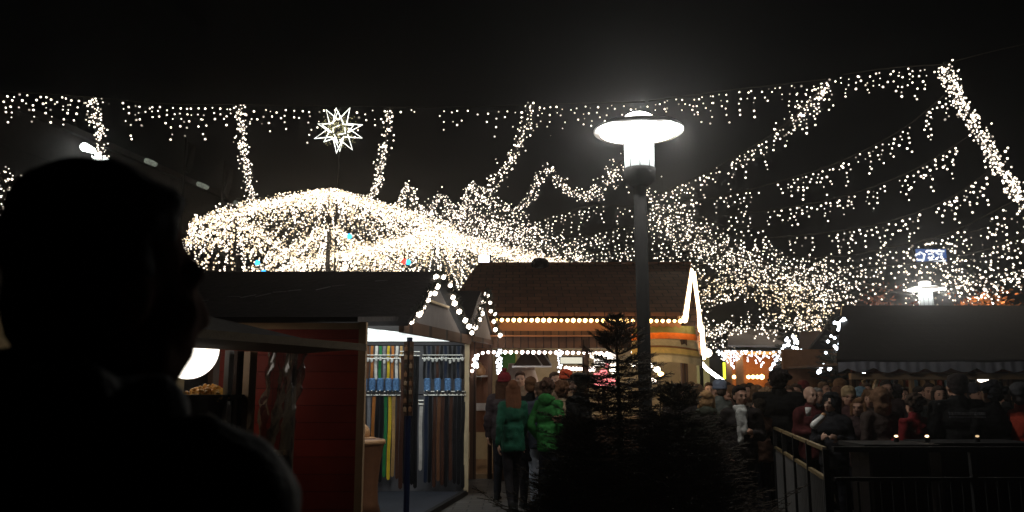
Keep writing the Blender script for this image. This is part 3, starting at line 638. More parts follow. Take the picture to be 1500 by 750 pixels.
# ------------------------------------------------------------------ food stall at far left, with lifted shutter
A0 = P(262, 560, 6.2); A0.z = 0; A1 = P(432, 560, 7.3); A1.z = 0
d = (A1 - A0).normalized(); nrm = Vector((d.y, -d.x, 0))
if nrm.y > 0: nrm = -nrm
t = thing('market_stall', A0.lerp(A1, .5), 'dark food stall with raised shutter and clear plastic sheet at left', 'market stall', 'stalls along the left side')
zt = PZ(515, 6.6)
zt = PZ(513, 6.6)
def AW(s, dep, z): v = A0 + d * s - nrm * dep; v.z = z; return v
LA = (A1 - A0).length
rf = MB(); rf.slab([AW(-.9, -.05, zt + .08), AW(LA + .1, -.05, zt + .08), AW(LA + .1, 1.5, zt + .40), AW(-.9, 1.5, zt + .40)], (0, 0, .05)); part('roof', rf, M['roofdark'], t)
sh = MB(); sh.slab([AW(-.9, -.05, zt), AW(LA + .02, -.05, zt - .0), AW(LA + .18, -.62, zt + .04), AW(-.9, -.62, zt + .06)], (0, 0, .035)); part('shutter', sh, colmat('weathered_board', (.13, .095, .06)), t)
part('shutter_edge', MB().beam(AW(-.9, -.62, zt + .07), AW(LA + .18, -.62, zt + .05), .03, .06), M['weathered_board'], t)
part('counter', MB().slab([AW(-.9, 0, 0), AW(LA - .25, 0, 0), AW(LA - .25, 0, 1.05), AW(-.9, 0, 1.05)], -nrm * .05), M['darkwood'], t)
part('counter_top', MB().slab([AW(-.9, -.12, 1.05), AW(LA - .2, -.12, 1.05), AW(LA - .2, .5, 1.05), AW(-.9, .5, 1.05)], (0, 0, .04)), M['wood'], t)
part('back_wall', MB().slab([AW(-.9, 1.45, 0), AW(LA + .05, 1.45, 0), AW(LA + .05, 1.45, zt + .3), AW(-.9, 1.45, zt + .3)], -nrm * .05), M['beige'], t)
for s, w_, c in ((LA * .40, .05, 'alu'), (LA * .47, .07, 'darkwood'), (LA * .58, .08, 'wood'), (LA - .02, .06, 'darkwood')):
    q = AW(s, .02, zt / 2); part('post', MB().box(q, (w_, w_, zt), math.atan2(d.y, d.x)), M[c], t)
# round heat lamp glowing inside
lp = P(277, 512, 6.9)
hl = thing('globe_lamp', lp, 'large round white lamp glowing behind the man inside the food stall', 'lamp')
part('globe', MB().ell(lp, (.245, .20, .245), n=32, m=20), emit('lit_globe', (1, .9, .78), 3.0, 'AUTO'), hl, True)
part('hanger', MB().tube([lp + Vector((0, 0, .26)), lp + Vector((0, 0, .5))], .012, 6), M['steelb'], hl)
nt_ = thing('roasted_nuts', P(305, 585, 6.75), 'golden heap of roasted nuts under the round lamp', 'food')
b = MB().lathe([(.16, PZ(578, 6.8)), (.14, PZ(566, 6.8) - .03), (.06, PZ(562, 6.8) - .035)], (_W[nt_].x, 6.78, 0), 16)
for k in range(420):
    p = P(302 + random.gauss(0, 14), 590, 6.8 + random.gauss(0, .1)); rr = math.hypot(p.x - _W[nt_].x, p.y - 6.75)
    b.ell((p.x, p.y, PZ(562, 6.8) - rr * .35 - random.uniform(0, .06)), random.uniform(.010, .018), n=6, m=4)
part('nuts', b, colmat('caramel_nuts', (.75, .42, .08), .35), nt_); 
part('bowl', MB().lathe([(.10, 1.15), (.26, PZ(585, 6.8)), (.28, PZ(578, 6.8))], (_W[nt_].x, 6.78, 0), 20), M['steelb'], nt_)
part('stand', MB().lathe([(.10, 1.09), (.11, 1.15)], (_W[nt_].x, 6.78, 0), 20), M['steelb'], nt_)
# crumpled clear plastic sheet gathered at the top, spreading below
ps = MB(); n, mm = 70, 70
tl, tr = AW(LA * .66, -.03, zt), AW(LA + .05, -.03, zt); bl, br = AW(LA * .62, -.03, .9), AW(LA * .86, -.03, .9)
for j in range(mm + 1):
    v_ = j / mm
    for i in range(n + 1):
        u_ = i / n; p = tl.lerp(tr, u_).lerp(bl.lerp(br, u_), v_)
        q = noise.noise(Vector((u_ * 9 + v_ * 2.5, v_ * 2.0, 1.3))) * .10 + noise.noise(Vector((u_ * 22 - v_ * 5, v_ * 8, 7))) * .045 + noise.noise(Vector((u_ * 40, v_ * 16, 3))) * .018
        q += .05 * math.sin(u_ * 30 + v_ * 3) * (.3 + v_)
        ps.v.append(p + nrm * (q + .05))
for j in range(mm):
    for i in range(n): a = j * (n + 1) + i; ps.f.append((a, a + 1, a + n + 2, a + n + 1))
pm = bpy.data.materials.new('clear_plastic'); pm.use_nodes = True; nb = pm.node_tree
b_ = nb.nodes['Principled BSDF']; b_.inputs['Roughness'].default_value = .12; b_.inputs['Base Color'].default_value = (.06, .055, .05, 1); b_.inputs['Specular IOR Level'].default_value = 1.0; b_.inputs['Coat Weight'].default_value = 1.0; b_.inputs['Coat Roughness'].default_value = .06
tr_ = nb.nodes.new('ShaderNodeBsdfTransparent'); ms = nb.nodes.new('ShaderNodeMixShader'); ms.inputs[0].default_value = .55
nb.links.new(tr_.outputs[0], ms.inputs[1]); nb.links.new(b_.outputs[0], ms.inputs[2]); nb.links.new(ms.outputs[0], nb.nodes['Material Output'].inputs[0])
solo('plastic_sheet', ps, pm, 'crumpled clear plastic sheet hanging from the raised shutter edge', 'plastic sheet', smooth=True, loc=tl)

# ------------------------------------------------------------------ big brown roofed bar in the middle
t = thing('bar_hall', (1.0, 16.5, 0), 'large bar hall with brown shingle roof and rows of bulbs under the eaves', 'market hall')
ZE = PZ(463, 15); ER = PX(1001, 15, 466); EL = PX(655, 15, 466)
RL, RR = P(700, 392, 18), P(1012, 391, 18)
cl_ = P(648, 424, 16.6)
rf = MB()
rf.slab([(EL, 15, ZE), (ER, 15, ZE), RR, RL], (0, .03, .07))
rf.slab([(EL, 15.0, ZE), RL, (EL - .2, 21, ZE)], (-.03, 0, .07))
far = P(1031, 524, 20.6)
rf.slab([RL + Vector((0, .01, 0)), RR + Vector((0, .01, 0)), far, (EL, far.y, far.z)], (0, 0, .06))
roof = part('roof', rf, M['shingle'], t)
part('ridge_cap', MB().beam(RL + Vector((0, 0, .08)), RR + Vector((0, 0, .08)), .16, .05), M['shingle'], roof)
vp = P(791, 390, 17.9); part('vent_cowl', MB().lathe([(.17, -.12), (.2, .05), (.19, .12), (.12, .17), (.0, .19)], vp, 16), M['roofgrey'], roof, True)
z1, z2 = PZ(471, 15.25), PZ(486, 15.25)
part('upper_fascia', MB().box(((EL + ER) / 2 + .05, 15.25, (z1 + z2) / 2), (ER - EL - .1, .06, z1 - z2)), M['frieze'], t)
z3, z4 = PZ(485, 15.2), PZ(510, 15.2)
EB = PX(934, 15.2)
part('beam', MB().box(((EL + EB) / 2, 15.2, (z3 + z4) / 2), (EB - EL - .1, .14, z3 - z4)), M['darkwood'], t)
part('beam_moulding', MB().box(((EL + EB) / 2, 15.1, PZ(492, 15.1)), (EB - EL - .1, .05, .025)), M['frieze'], t)
CX0, CX1 = FL(15.3).x, PX(1010, 15.2)
part('counter', MB().box(((CX0 + CX1) / 2, 14.9, .53), (CX1 - CX0, .08, 1.06)), M['darkwood'], t)
part('counter_top', MB().box(((CX0 + CX1) / 2, 14.95, 1.09), (CX1 - CX0 + .1, .45, .05)), M['wood'], t)
part('back_wall', MB().box((1.0, 18.4, 1.35), (6.2, .08, 2.7)), M['beige'], t)
part('side_wall', MB().box((-1.6, 17.0, 1.35), (.08, 2.8, 2.7)), M['darkwood'], t)
part('ceiling', MB().box((.45, 16.9, 2.62), (4.9, 3.1, .05)), M['canvas'], t)
part('floor_boards', MB().box((1.0, 16.8, .04), (5.2, 3.2, .08)), M['wood'], t)
for px in (693, 858, 1003):
    part('post', MB().box((PX(px, 14.88), 14.88 + (.1 if px == 693 else 0), 1.25), (.11, .11, 2.45)), M['darkwood'], t)
# strip lights added under the ceiling to brighten the bar inside
for k, (px, yy) in enumerate(((770, 17), (905, 17.2))):
    lt = thing('strip_lamp', (PX(px, yy), yy, 2.5), ['white strip lamp on the bar ceiling left of the dark post', 'white strip lamp on the bar ceiling right of the dark post'][k], 'ceiling lamp')
    part('lit_strip', MB().box((PX(px, yy), yy, 2.545), (.8, .10, .03)), emit('strip_light_%s' % 'ab'[k], (1, .9, .75), 9.0, 'AUTO'), lt)
    part('fitting', MB().box((PX(px, yy), yy, 2.575), (.85, .16, .03)), M['alu'], lt)
# extractor hood + masonry column, lantern shelf, menu boards, icicle bundles
eh = thing('extractor_hood', P(790, 530, 16), 'dark sloping extractor hood with bright metal rim in the bar', 'extractor hood')
b = MB(); c0 = P(775, 530, 16.2)
def hz_(px, py, Y): return P(px, py, Y)
b.slab([hz_(768, 512, 16), hz_(800, 512, 16), hz_(807, 536, 15.8), hz_(752, 536, 15.8)], (0, .9, 0)); part('hood_shell', b, M['hood'], eh)
part('rim', MB().beam(hz_(750, 537, 15.78), hz_(808, 537, 15.78), .04, .03), M['alu'], eh)
for q in (778, 792): part('flute', MB().beam(hz_(q, 512, 15.97), hz_(q + 16, 535, 15.77), .02, .02), M['alu'], eh)
ov = thing('stone_oven', P(765, 600, 16.6), 'pale rounded oven column under the extractor hood', 'oven')
xo = PX(764, 16.4); part('column', MB().lathe([(.34, .08), (.34, 1.75), (.28, 1.95), (.26, 2.1)], (xo, 16.6, 0), 20), mat('pale_plaster', (.6, .5, .42), .8), ov, True)
part('mouth', MB().box((xo, 16.26, 1.3), (.3, .08, .3), bev=.02), M['steelb'], ov)
sf = thing('wall_shelf', P(700, 552, 15.6), 'short white shelf on the brown wall left of the bar', 'shelf')
part('board', MB().box(P(704, 551, 15.6), (.42, .25, .03)), M['canvas'], sf); part('bracket', MB().box(P(704, 555, 15.6), (.03, .2, .08)), M['darkwood'], sf)
part('wall_panel', MB().box(P(702, 570, 15.78), (.5, .04, 1.6)), M['leather'], sf)
part('notice', MB().box(P(700, 596, 15.74), (.30, .01, .14)), M['canvas'], sf)
ln = thing('lantern', P(702, 549, 15.55), 'round honey coloured lantern standing on the white shelf', 'lantern')
q = P(702, 543, 15.55); part('lantern_body', MB().lathe([(.08, -.1), (.12, -.06), (.13, 0), (.10, .08), (.04, .12)], q, 14), M['tan'], ln, True)
part('lid', MB().lathe([(.05, .12), (.05, .14), (.02, .16)], q, 12), M['wood'], ln)
def icicles(px, py0, py1, Y, w, n, label):
    t = thing('icicle_lights', P(px, py0, Y), label, 'icicle lights', 'blue white icicle bundles in the bar')
    for k in range(5):
        b = MB()
        for i in range(n):
            p = P(px + random.uniform(-w, w), random.uniform(py0, py1), Y + random.uniform(-.05, .05)); b.bulb(p, .017)
        part('light_drop', b, M['bulbc'], t)
icicles(731, 512, 548, 14.75, 4, 12, 'bundle of cold white icicle lights at the second gable foot')
icicles(697, 520, 540, 14.75, 3, 6, 'thin icicle bundle left of the lantern shelf')
icicles(820, 512, 545, 17.4, 3, 8, 'small bundle of cold lights deep inside the bar')
mb_ = thing('menu_board', P(838, 528, 16.2), 'white back lit menu panel hanging inside the bar', 'menu board')
part('lit_panel', MB().box(P(838, 528, 16.2), (.46, .02, .12)), emit('menu_glow', (1, .95, .75), .8), mb_); part('frame', MB().box(P(838, 528, 16.23), (.5, .03, .16)), M['steelb'], mb_)
bs = thing('wall_poster', P(745, 530, 17.5), 'green and yellow poster on the back wall of the bar', 'poster')
part('sheet', MB().box(P(745, 530, 18.3), (.3, .01, .42)), colmat('poster_green', (.1, .3, .08)), bs)
part('border', MB().box(P(745, 530, 18.33), (.36, .01, .48)), colmat('poster_yellow', (.7, .6, .15)), bs)
sw = thing('sweets_display', P(884, 556, 15.3), 'glowing red and pink sweets display in the bar window', 'sweets display')
b = MB()
for k in range(34): b.ell(P(884 + random.gauss(0, 7), 555 + random.gauss(0, 6), 15.3 + random.uniform(-.1, .1)), random.uniform(.03, .055), n=8, m=6)
part('sweets', b, M['redb2'], sw, True); part('tray', MB().box(P(884, 567, 15.3), (.5, .3, .03)), M['alu'], sw)
part('stand', MB().box((P(884, 567, 15.3).x, 15.3, (P(884, 567, 15.3).z + 1.1) / 2), (.06, .06, P(884, 567, 15.3).z - 1.12)), M['steelb'], sw)
# bulb rows
yz = PZ(466, 14.9)
bulbrow('eave_lights', [(PX(722, 14.9, 466), 14.9, yz), (ER - .02, 14.9, yz - .02)], 32, .041, M['amber'], 'row of amber bulbs under the brown shingle eaves', 'bulb row')
z5 = PZ(513, 14.95)
bulbrow('counter_lights', [P(691, 545, 14.8), P(694, 525, 14.8), P(702, 516, 14.8), P(712, 513.5, 14.8), P(760, 513.5, 14.8), P(893, 515, 14.8)], 27, .036, M['pink'], 'row of pinkish white bulbs over the bar opening', 'bulb row')
bulbrow('arch_lights', [P(866, 517, 15.6), P(880, 515, 15.6), P(893, 520, 15.6), P(899, 532, 15.6), P(897, 541, 15.6)], 11, .06, M['garl'], 'thick curl of bright bulbs behind the fir branches', 'bulb row')
bulbrow('shelf_lights', [P(827, 537, 17.3), P(872, 538, 17.3)], 9, .05, M['pink'], 'short row of bulbs on a shelf deep in the bar', 'bulb row')
gl = thing('glass_shelf', P(888, 524, 15.9), 'brightly lit glass cabinet behind the curl of bulbs', 'cabinet')
part('lit_back', MB().box(P(886, 526, 16.0), (.42, .03, .26), 0, .01), emit('cabinet_glow', (1, .88, .78), 1.6, vary=.6, vs=5), gl)
part('frame', MB().box(P(886, 534, 15.95), (.5, .12, .03)), M['steelb'], gl)
for k, (a, b_) in enumerate(((930, 516), (928, 533), (951, 535), (962, 541), (956, 558))):
    p = P(a, b_, 15.2); s_ = thing('glass_lantern', p, ['uppermost', 'lower', 'left', 'right', 'lowest'][k] + ' small bright lantern right of the lamp post' if k > 1 else ['upper', 'lower'][k] + ' bright lantern just left of the lamp post', 'lantern', 'small lanterns by the lamp post')
    part('glow', MB().ell(p, (.07, .05, .05), n=10, m=8), M['garl'], s_, True); part('hook', MB().tube([p + Vector((0, 0, .04)), p + Vector((0, 0, .22))], .006, 5), M['steelb'], s_)
# bright tubes along the right rakes
b1 = [(P(1003, 469, 14.95)), P(1012, 396, 17.95)]
b2 = [P(1015, 400, 18.3), P(1026, 484, 19.8)]; b3 = [P(1028, 478, 19.7), P(1031, 525, 20.4)]
for k, (pp, r) in enumerate(((b1, .055), (b2, .062), (b3, .052))):
    g_ = thing('light_tube', pp[0], ['bright gold tube on the front slope of the right gable end', 'bright gold tube falling from the right gable peak', 'lowest gold tube below the right gable end'][k], 'light tube', 'gold light tubes on the gable end')
    part('lit_tube', MB().tube(pp, r, 8), M['gold'], g_); part('bracket', MB().beam(pp[0] + Vector((-.1, .1, 0)), pp[1] + Vector((-.1, .1, 0)), .04, .06), M['wood'], g_)
# striped barrel awning right of the lamp post
aw = thing('striped_awning', P(985, 500, 15.4), 'rounded awning with orange and cream bands right of the lamp post', 'awning')
cols = [('band_olive', (.16, .15, .05)), ('band_orange', (.75, .17, .015)), ('band_cream', (.50, .42, .26)), ('band_brown', (.24, .10, .03)), ('band_yellow', (.75, .50, .14)), ('band_tan', (.34, .24, .11)), ('band_beige', (.55, .44, .26))]
edges = [478, 490, 499, 508, 511, 519, 522, 532]
for k in range(7):
    s_ = MB(); n = 20
    for j in range(5):
        py = edges[k] + (edges[k + 1] - edges[k]) * j / 4
        for i in range(n + 1):
            q_ = i / n; px = 925 + (92 + (py - 478) * .22) * q_; bul = (py - 478) / 54
            yy = 15.25 - .75 * math.sin(bul * PI * .5) * (.55 + .45 * math.sin(q_ * PI)) + .035 * math.sin(q_ * 52)
            s_.v.append(P(px, py - 3 * math.sin(q_ * PI) * (1 if k else .3) + (4 * q_ * q_ if k > 1 else 0), yy))
    for j in range(4):
        for i in range(n): a = j * (n + 1) + i; s_.f.append((a, a + 1, a + n + 2, a + n + 1))
    o_ = part('fabric_band', s_, colmat(cols[k][0], cols[k][1]), aw, True)
al = thing('awning_lamp', P(980, 545, 14.2), 'small warm spot lamp lighting the striped awning from below', 'lamp')
q = P(968, 548, 13.7); part('lit_lens', MB().ell(q, (.05, .05, .04), n=10, m=8), M['amber'], al, True); part('stem', MB().tube([(q.x, q.y + .1, q.z - .02), (q.x, q.y + .1, 1.1)], .01, 6), M['steelb'], al)
plight('lamp_light', q + Vector((0, .0, .07)), 14, (1, .72, .4), .03, al)  # point light and its lens are added to light the awning bands
po = thing('awning_post', (PX(1028, 16), 16, 0), 'thin dark post at the right end of the striped awning', 'post')
part('shaft', MB().tube([(PX(1028, 16), 16, 0), (PX(1028, 16), 16, PZ(520, 16))], .035, 8), M['steelb'], po); part('foot', MB().lathe([(.1, 0), (.1, .02), (.04, .05)], (PX(1028, 16), 16, 0), 10), M['steelb'], po)
cbk = thing('canvas_booth', (PX(1008, 21), 21, 0), 'pale yellow lit canvas booth beyond the awning post', 'booth')
part('canvas_wall', MB().box((PX(1008, 21), 21, 1.25), (1.1, .05, 2.3)), emit('lit_canvas', (.75, .62, .25), .22), cbk); part('base', MB().box((PX(1008, 21), 20.95, .35), (1.15, .08, .7)), M['darkwood'], cbk)  # canvas wall emits its own glow instead of being lit
# ------------------------------------------------------------------ street lamps
def street_lamp(px, Y, ytop_disc, label, power, st):
    X = PX(px, Y, 300); zc = PZ(ytop_disc, Y)       # centre of the disc
    t = thing('street_lamp', (X, Y, 0), label, 'street lamp', 'disc headed street lamps')
    glow = emit('lamp_disc_glow_%d' % Y, (1, .97, .90), st, 'AUTO')
    b = MB(); b.lathe([(.085, 0), (.085, 1.1), (.075, 1.12), (.075, zc - .62)], (X, Y, 0), 16); part('pole', b, M['steel'], t, True)
    part('base_sleeve', MB().lathe([(.13, 0), (.13, .5), (.10, .56)], (X, Y, 0), 16), M['steel'], t)
    part('collar', MB().lathe([(.08, -.66), (.17, -.60), (.185, -.50), (.185, -.45)], (X, Y, zc), 24), M['steel'], t, True)
    gm = emit('lamp_glass_%d' % Y, (.93, 1, .97), st * .16, 'NONE')
    nt = gm.node_tree; tc = nt.nodes.new('ShaderNodeTexCoord'); sp = nt.nodes.new('ShaderNodeSeparateXYZ'); nt.links.new(tc.outputs['Object'], sp.inputs[0])
    mr = nt.nodes.new('ShaderNodeMapRange'); mr.inputs[1].default_value = zc - .46; mr.inputs[2].default_value = zc - .10; mr.inputs[3].default_value = st * .045; mr.inputs[4].default_value = st * .5
    nt.links.new(sp.outputs[2], mr.inputs[0])
    nt.links.new(mr.outputs[0], nt.nodes['Emission'].inputs[1])
    part('glass_cylinder', MB().lathe([(.176, -.45), (.176, -.08)], (X, Y, zc), 28), gm, t, True)
    b = MB()
    for k in range(10):
        a = 2 * PI * k / 10 + .2; b.tube([(X + .182 * math.cos(a), Y + .182 * math.sin(a), zc - .46), (X + .182 * math.cos(a), Y + .182 * math.sin(a), zc - .08)], .005, 5)
    part('cage', b, M['steel'], t)
    b = MB(); b.lathe([(.19, -.035), (.34, -.03), (.47, -.012), (.505, .0), (.505, .012), (.44, .04), (.27, .075), (.16, .085), (.145, .09)], (X, Y, zc), 48)
    part('disc_reflector', b, glow, t, True)
    part('rim', MB().lathe([(.50, -.015), (.52, .0), (.52, .02), (.50, .03)], (X, Y, zc), 48), M['alu'], t, True)
    b = MB(); b.lathe([(.145, .075), (.145, .15), (.155, .16), (.15, .19), (.10, .215), (.0, .225)], (X, Y, zc), 32); part('cap', b, glow, t, True)
    plight('lamp_light', (X, Y, zc + .28), power * .15, (1, .97, .90), .05, t)
    for sx in (-1, 1): plight('lamp_light', (X + sx * .43, Y - .2, zc - .10), power * .28, (1, .97, .90), .03, t)
    return t
street_lamp(938, 9.2, 193, 'large near street lamp with brilliant white disc in front of the bar', LAMPW, 14)
street_lamp(1345, 22.0, 424, 'smaller far street lamp glowing above the dark roof at right', LAMPW * 2.2, 4)

# ------------------------------------------------------------------ far stalls
def D(px, py, Y): return P(px, py, Y)
t = thing('far_stall', (PX(1110, 26), 26, 0), 'small far stall with orange lit interior and icicle lights along its eaves', 'market stall')
part('roof', MB().slab([D(1066, 508, 26), D(1150, 509, 26), D(1140, 485, 27.5), D(1068, 485, 27.5)], (0, .0, .06)), mat('pale_far_roof', (.14, .12, .11), .8), t)
part('back_wall', MB().box((PX(1110, 28), 28, 1.4), (2.3, .06, 2.7)), colmat('orange_wall', (.5, .2, .06)), t)
part('counter', MB().box((PX(1110, 26), 26, .6), (2.2, .08, 1.2)), M['darkwood'], t)
for q in (1067, 1084, 1146): part('post', MB().box((PX(q, 26), 26, 1.4), (.22, .12, 2.8)), colmat('orange_post', (.42, .2, .08)), t)
part('lit_ceiling', MB().box((PX(1110, 27), 27, 2.75), (2, 1.6, .03)), emit('orange_ceiling', (1, .45, .12), 1.2, 'AUTO'), t)  # ceiling itself glows to give the stall its orange light
bulbrow('stall_lights', [D(1073, 549, 27.2), D(1082, 549, 27.2)], 2, .085, M['amber'], 'pair of amber bulbs in the small far stall', 'bulb row', wire=True)
bulbrow('stall_lights', [D(1093, 549, 27.2), D(1119, 549, 27.2)], 4, .085, M['amber'], 'four amber bulbs in a row in the small far stall', 'bulb row')
yn = thing('neon_strip', D(1062, 545, 25), 'vertical yellow neon strip at the left of the small far stall', 'neon sign')
part('lit_strip', MB().box(D(1061, 543, 25), (.07, .05, .5)), emit('yellow_neon', (.8, .9, .05), 1.8), yn); part('backing', MB().box(D(1061, 543, 25.06), (.12, .03, .6)), M['steelb'], yn)
wn = thing('light_tube', D(1034, 534, 20), 'slanting white light strip falling towards the small far stall', 'light tube')
part('lit_tube', MB().tube([D(1026, 530, 20), D(1036, 541, 20.3), D(1048, 550, 20.7), D(1059, 558, 21)], .045, 6), M['tube'], wn)
part('cable', MB().tube([D(1016, 520, 19.6), D(1026, 530, 20)], .02, 5), M['wire'], wn)
sp = thing('spot_lamp', D(1037, 517, 20), 'round white spot lamp beside the lowest gold tube', 'lamp')
part('lit_lens', MB().ell(D(1037, 517, 20), .10, n=12, m=8), M['garl'], sp, True); part('arm', MB().tube([D(1037, 517, 20.1), D(1033, 519, 20.5)], .03, 6), M['steelb'], sp)

t = thing('far_stall', (PX(1190, 22), 22, 0), 'dark steep roofed stall between the small stall and the lit fir', 'market stall')
part('roof', MB().slab([D(1170, 543, 22), D(1214, 543, 22), D(1209, 488, 24), D(1171, 489, 24)], (0, 0, .06)), colmat('old_dark_roof', (.05, .03, .022)), t)
part('valance', MB().slab([D(1130, 545, 21.9), D(1238, 546, 21.9), D(1238, 556, 21.9), D(1130, 557, 21.9)], (0, .02, 0)), M['valance'], t)
part('low_roof', MB().slab([D(1128, 547, 21.85), D(1172, 543, 21.9), D(1171, 530, 24), D(1145, 530, 24)], (0, 0, .05)), M['roofgrey'], t)
part('back_wall', MB().box((PX(1185, 24), 24, 1.1), (2.2, .06, 2.1)), colmat('orange_wall', (.5, .2, .06)), t)
part('counter', MB().box((PX(1185, 22), 22, .5), (1.9, .08, 1.0)), M['darkwood'], t)
for q in (1133, 1180, 1236): part('post', MB().box((PX(q, 22), 22, 1.0), (.09, .09, 2.0)), M['wood'], t)
st = thing('star_lamp', D(1199, 552, 21.5), 'small yellow glowing star hanging above the crowd', 'star lamp')
b = MB(); c = D(1199, 551, 21.5); pts = []
for k in range(10):
    a = PI / 2 + k * PI / 5; r = .14 if k % 2 == 0 else .06; pts.append(c + Vector((r * math.cos(a), 0, r * math.sin(a))))
fr_, bk = c + Vector((0, -.05, 0)), c + Vector((0, .05, 0)); b.v = pts + [fr_, bk]; b.f = [(k, (k + 1) % 10, 10) for k in range(10)] + [((k + 1) % 10, k, 11) for k in range(10)]
part('lit_star', b, emit('yellow_star', (1, .72, .2), 1.3), st); part('cord', MB().tube([c + Vector((0, 0, .12)), c + Vector((0, 0, .3))], .008, 5), M['wire'], st)
bulbrow('drop_light', [D(1199, 556, 21.5), D(1200, 568, 21.5)], 5, .03, M['garl'], 'short drop of white bulbs under the yellow star', 'light string')

# ------------------------------------------------------------------ long dark stall at the right
Z0, Z1 = PZ(533, 13.5), PZ(452, 17.5)
x0, x1 = PX(1250, 13.5), PX(1590, 13.5); xb0, xb1 = PX(1234, 17.5, 450), PX(1620, 17.5, 450)
t = thing('long_stall', ((x0 + x1) / 2, 15, 0), 'long stall with broad dark roof and scalloped grey valance at right', 'market stall')
roof = part('roof', MB().slab([(x0 - .25, 13.5, Z0), (x1, 13.5, Z0), (xb1, 17.5, Z1), (xb0, 17.5, Z1)], (0, 0, .07)), M['roofgrey'], t)
part('rear_slope', MB().slab([(xb0, 17.51, Z1), (xb1, 17.51, Z1), (xb1, 21, Z0), (xb0, 21, Z0)], (0, 0, .07)), M['roofgrey'], roof)
part('barge_board', MB().beam((xb0 - .03, 17.45, Z1 - .05), (xb0 + .02, 16.6, Z1 - .38), .06, .2), M['palewood'], roof)  # pale colour stands in for a highlight on the board end
b = MB(); n = 260
for i in range(n + 1):
    x = x0 - .25 + (x1 - x0 + .25) * i / n; s_ = abs(math.sin(x * PI / .42)); w_ = noise.noise(Vector((x * 2, 0, 0))) * .02
    b.v += [Vector((x, 13.46 + .012 * math.sin(x * 40), Z0 + .03 + w_)), Vector((x, 13.44 + .015 * math.sin(x * 37), Z0 - .07 - .07 * s_ + w_))]
b.f = [(2 * i, 2 * i + 1, 2 * i + 3, 2 * i + 2) for i in range(n)]; part('valance', b, M['valance'], t, True)
part('beam', MB().box(((x0 + x1) / 2, 13.62, Z0 - .20), (x1 - x0, .1, .10)), M['wood'], t)
part('eave_board', MB().box(((x0 + x1) / 2, 13.56, Z0 - .115), (x1 - x0, .04, .05)), colmat('dark_red_board', (.12, .03, .02)), t)
for q, c in ((1335, 'wood'), (1456, 'palewood'), (1251, 'darkwood'), (1476, 'darkwood')):
    part('post', MB().box((PX(q, 13.65), 13.65, (Z0 - .25) / 2), (.055 if q == 1335 else .12, .09, Z0 - .25)), M[c], t)
vb = PX(1279, 13.6)
part('forked_brace', MB().beam((vb, 13.7, 1.45), (vb - .12, 13.7, Z0 - .26), .07, .05).beam((vb, 13.72, 1.45), (vb + .12, 13.72, Z0 - .26), .07, .05).box((vb, 13.71, .72), (.09, .07, 1.44)), M['palewood'], t)
part('back_wall', MB().box(((x0 + x1) / 2, 17.0, 1.2), (x1 - x0, .08, 2.4)), colmat('brown_back', (.18, .09, .045)), t)
part('counter', MB().box(((x0 + x1) / 2, 13.7, .5), (x1 - x0, .08, 1.0)), M['darkwood'], t)
part('ceiling', MB().box(((x0 + x1) / 2, 15.3, Z0 + .02), (x1 - x0 - .1, 3.3, .04)), M['darkwood'], t)
for k, (q, py, r) in enumerate(((1445, 553, .07), (1437, 556, .05), (1449, 561, .045), (1385, 549, .02), (1410, 550, .018))):
    p = P(q, py, 15.5); s_ = thing('work_lamp', p, ['widest white lamp in the long stall beside the pale post', 'middle white lamp low beside the pale post', 'small white lamp closest to the pale post', 'tiny lamp left under the long stall valance', 'tiny lamp right under the long stall valance'][k], 'lamp', 'lamps inside the long stall')
    part('lit_shade', MB().ell(p, (r * 1.3, r, r * 1.0), n=12, m=8), emit('stall_lamp_%d' % k, (1, .88, .75), 5 if k < 3 else 3, 'AUTO'), s_, True); part('cord', MB().tube([p, (p.x, p.y, Z0)], .006, 5), M['wire'], s_)
# shelves of goods glimpsed under the valance
for k, q in enumerate((1262, 1305, 1360, 1420)):
    X = PX(q, 16); s_ = thing('goods_shelf', (X, 16.9, 1.3), f'shelf of small goods on the long stall back wall, {ords[k+1]} from the left', 'shelf', 'goods shelves in the long stall')
    part('board', MB().box((X, 16.85, 1.62), (.8, .2, .03)), M['wood'], s_)
    for j in range(5):
        part('jar', MB().lathe([(.04, 0), (.05, .03), (.05, .11), (.03, .14)], (X - .3 + j * .15, 16.83, 1.636), 10), colmat('jar_%d' % ((j + k) % 3), [(.5, .3, .12), (.4, .08, .05), (.2, .3, .35)][(j + k) % 3], .4), s_)

# ------------------------------------------------------------------ railing
A, B_ = Vector((PX(1203, 6.9), 6.9, 0)), Vector((PX(1131, 10.6), 10.6, 0))
ztop = PZ(658, 6.9) ; zmid = PZ(702, 6.9)
t = thing('metal_railing', A, 'metal railing running away from the camera with gleaming top rail', 'railing', 'railings at lower right')
dv = (B_ - A); n = 5
for zz, w_ in ((ztop, .036), (zmid, .032)):
    for k in range(4):
        a, b = A + dv * (k / 4 + .008), A + dv * ((k + 1) / 4 - .008); part('rail', MB().beam(a + Vector((0, 0, zz)), b + Vector((0, 0, zz)), w_, .03), M['rail'], t)
for k in range(5): part('post', MB().box(A + dv * k / 4 + Vector((0, 0, ztop / 2)), (.045, .045, ztop), math.atan2(dv.y, dv.x)), M['steelb'], t)
b = MB()
for k in range(1, 40):
    if k % 10: p = A + dv * k / 40; b.tube([p + Vector((0, 0, .1)), p + Vector((0, 0, zmid - .02))], .009, 6)
part('bars', b, M['alu'], t); part('bottom_rail', MB().beam(A + Vector((0, 0, .1)), B_ + Vector((0, 0, .1)), .03, .03), M['steelb'], t)
C_ = Vector((7.2, 6.9, 0)); t = thing('metal_railing', A.lerp(C_, .5), 'dark railing across the lower right corner facing the camera', 'railing', 'railings at lower right')
dv = C_ - A; dv.x -= .06; A2 = A + Vector((.06, 0, 0))
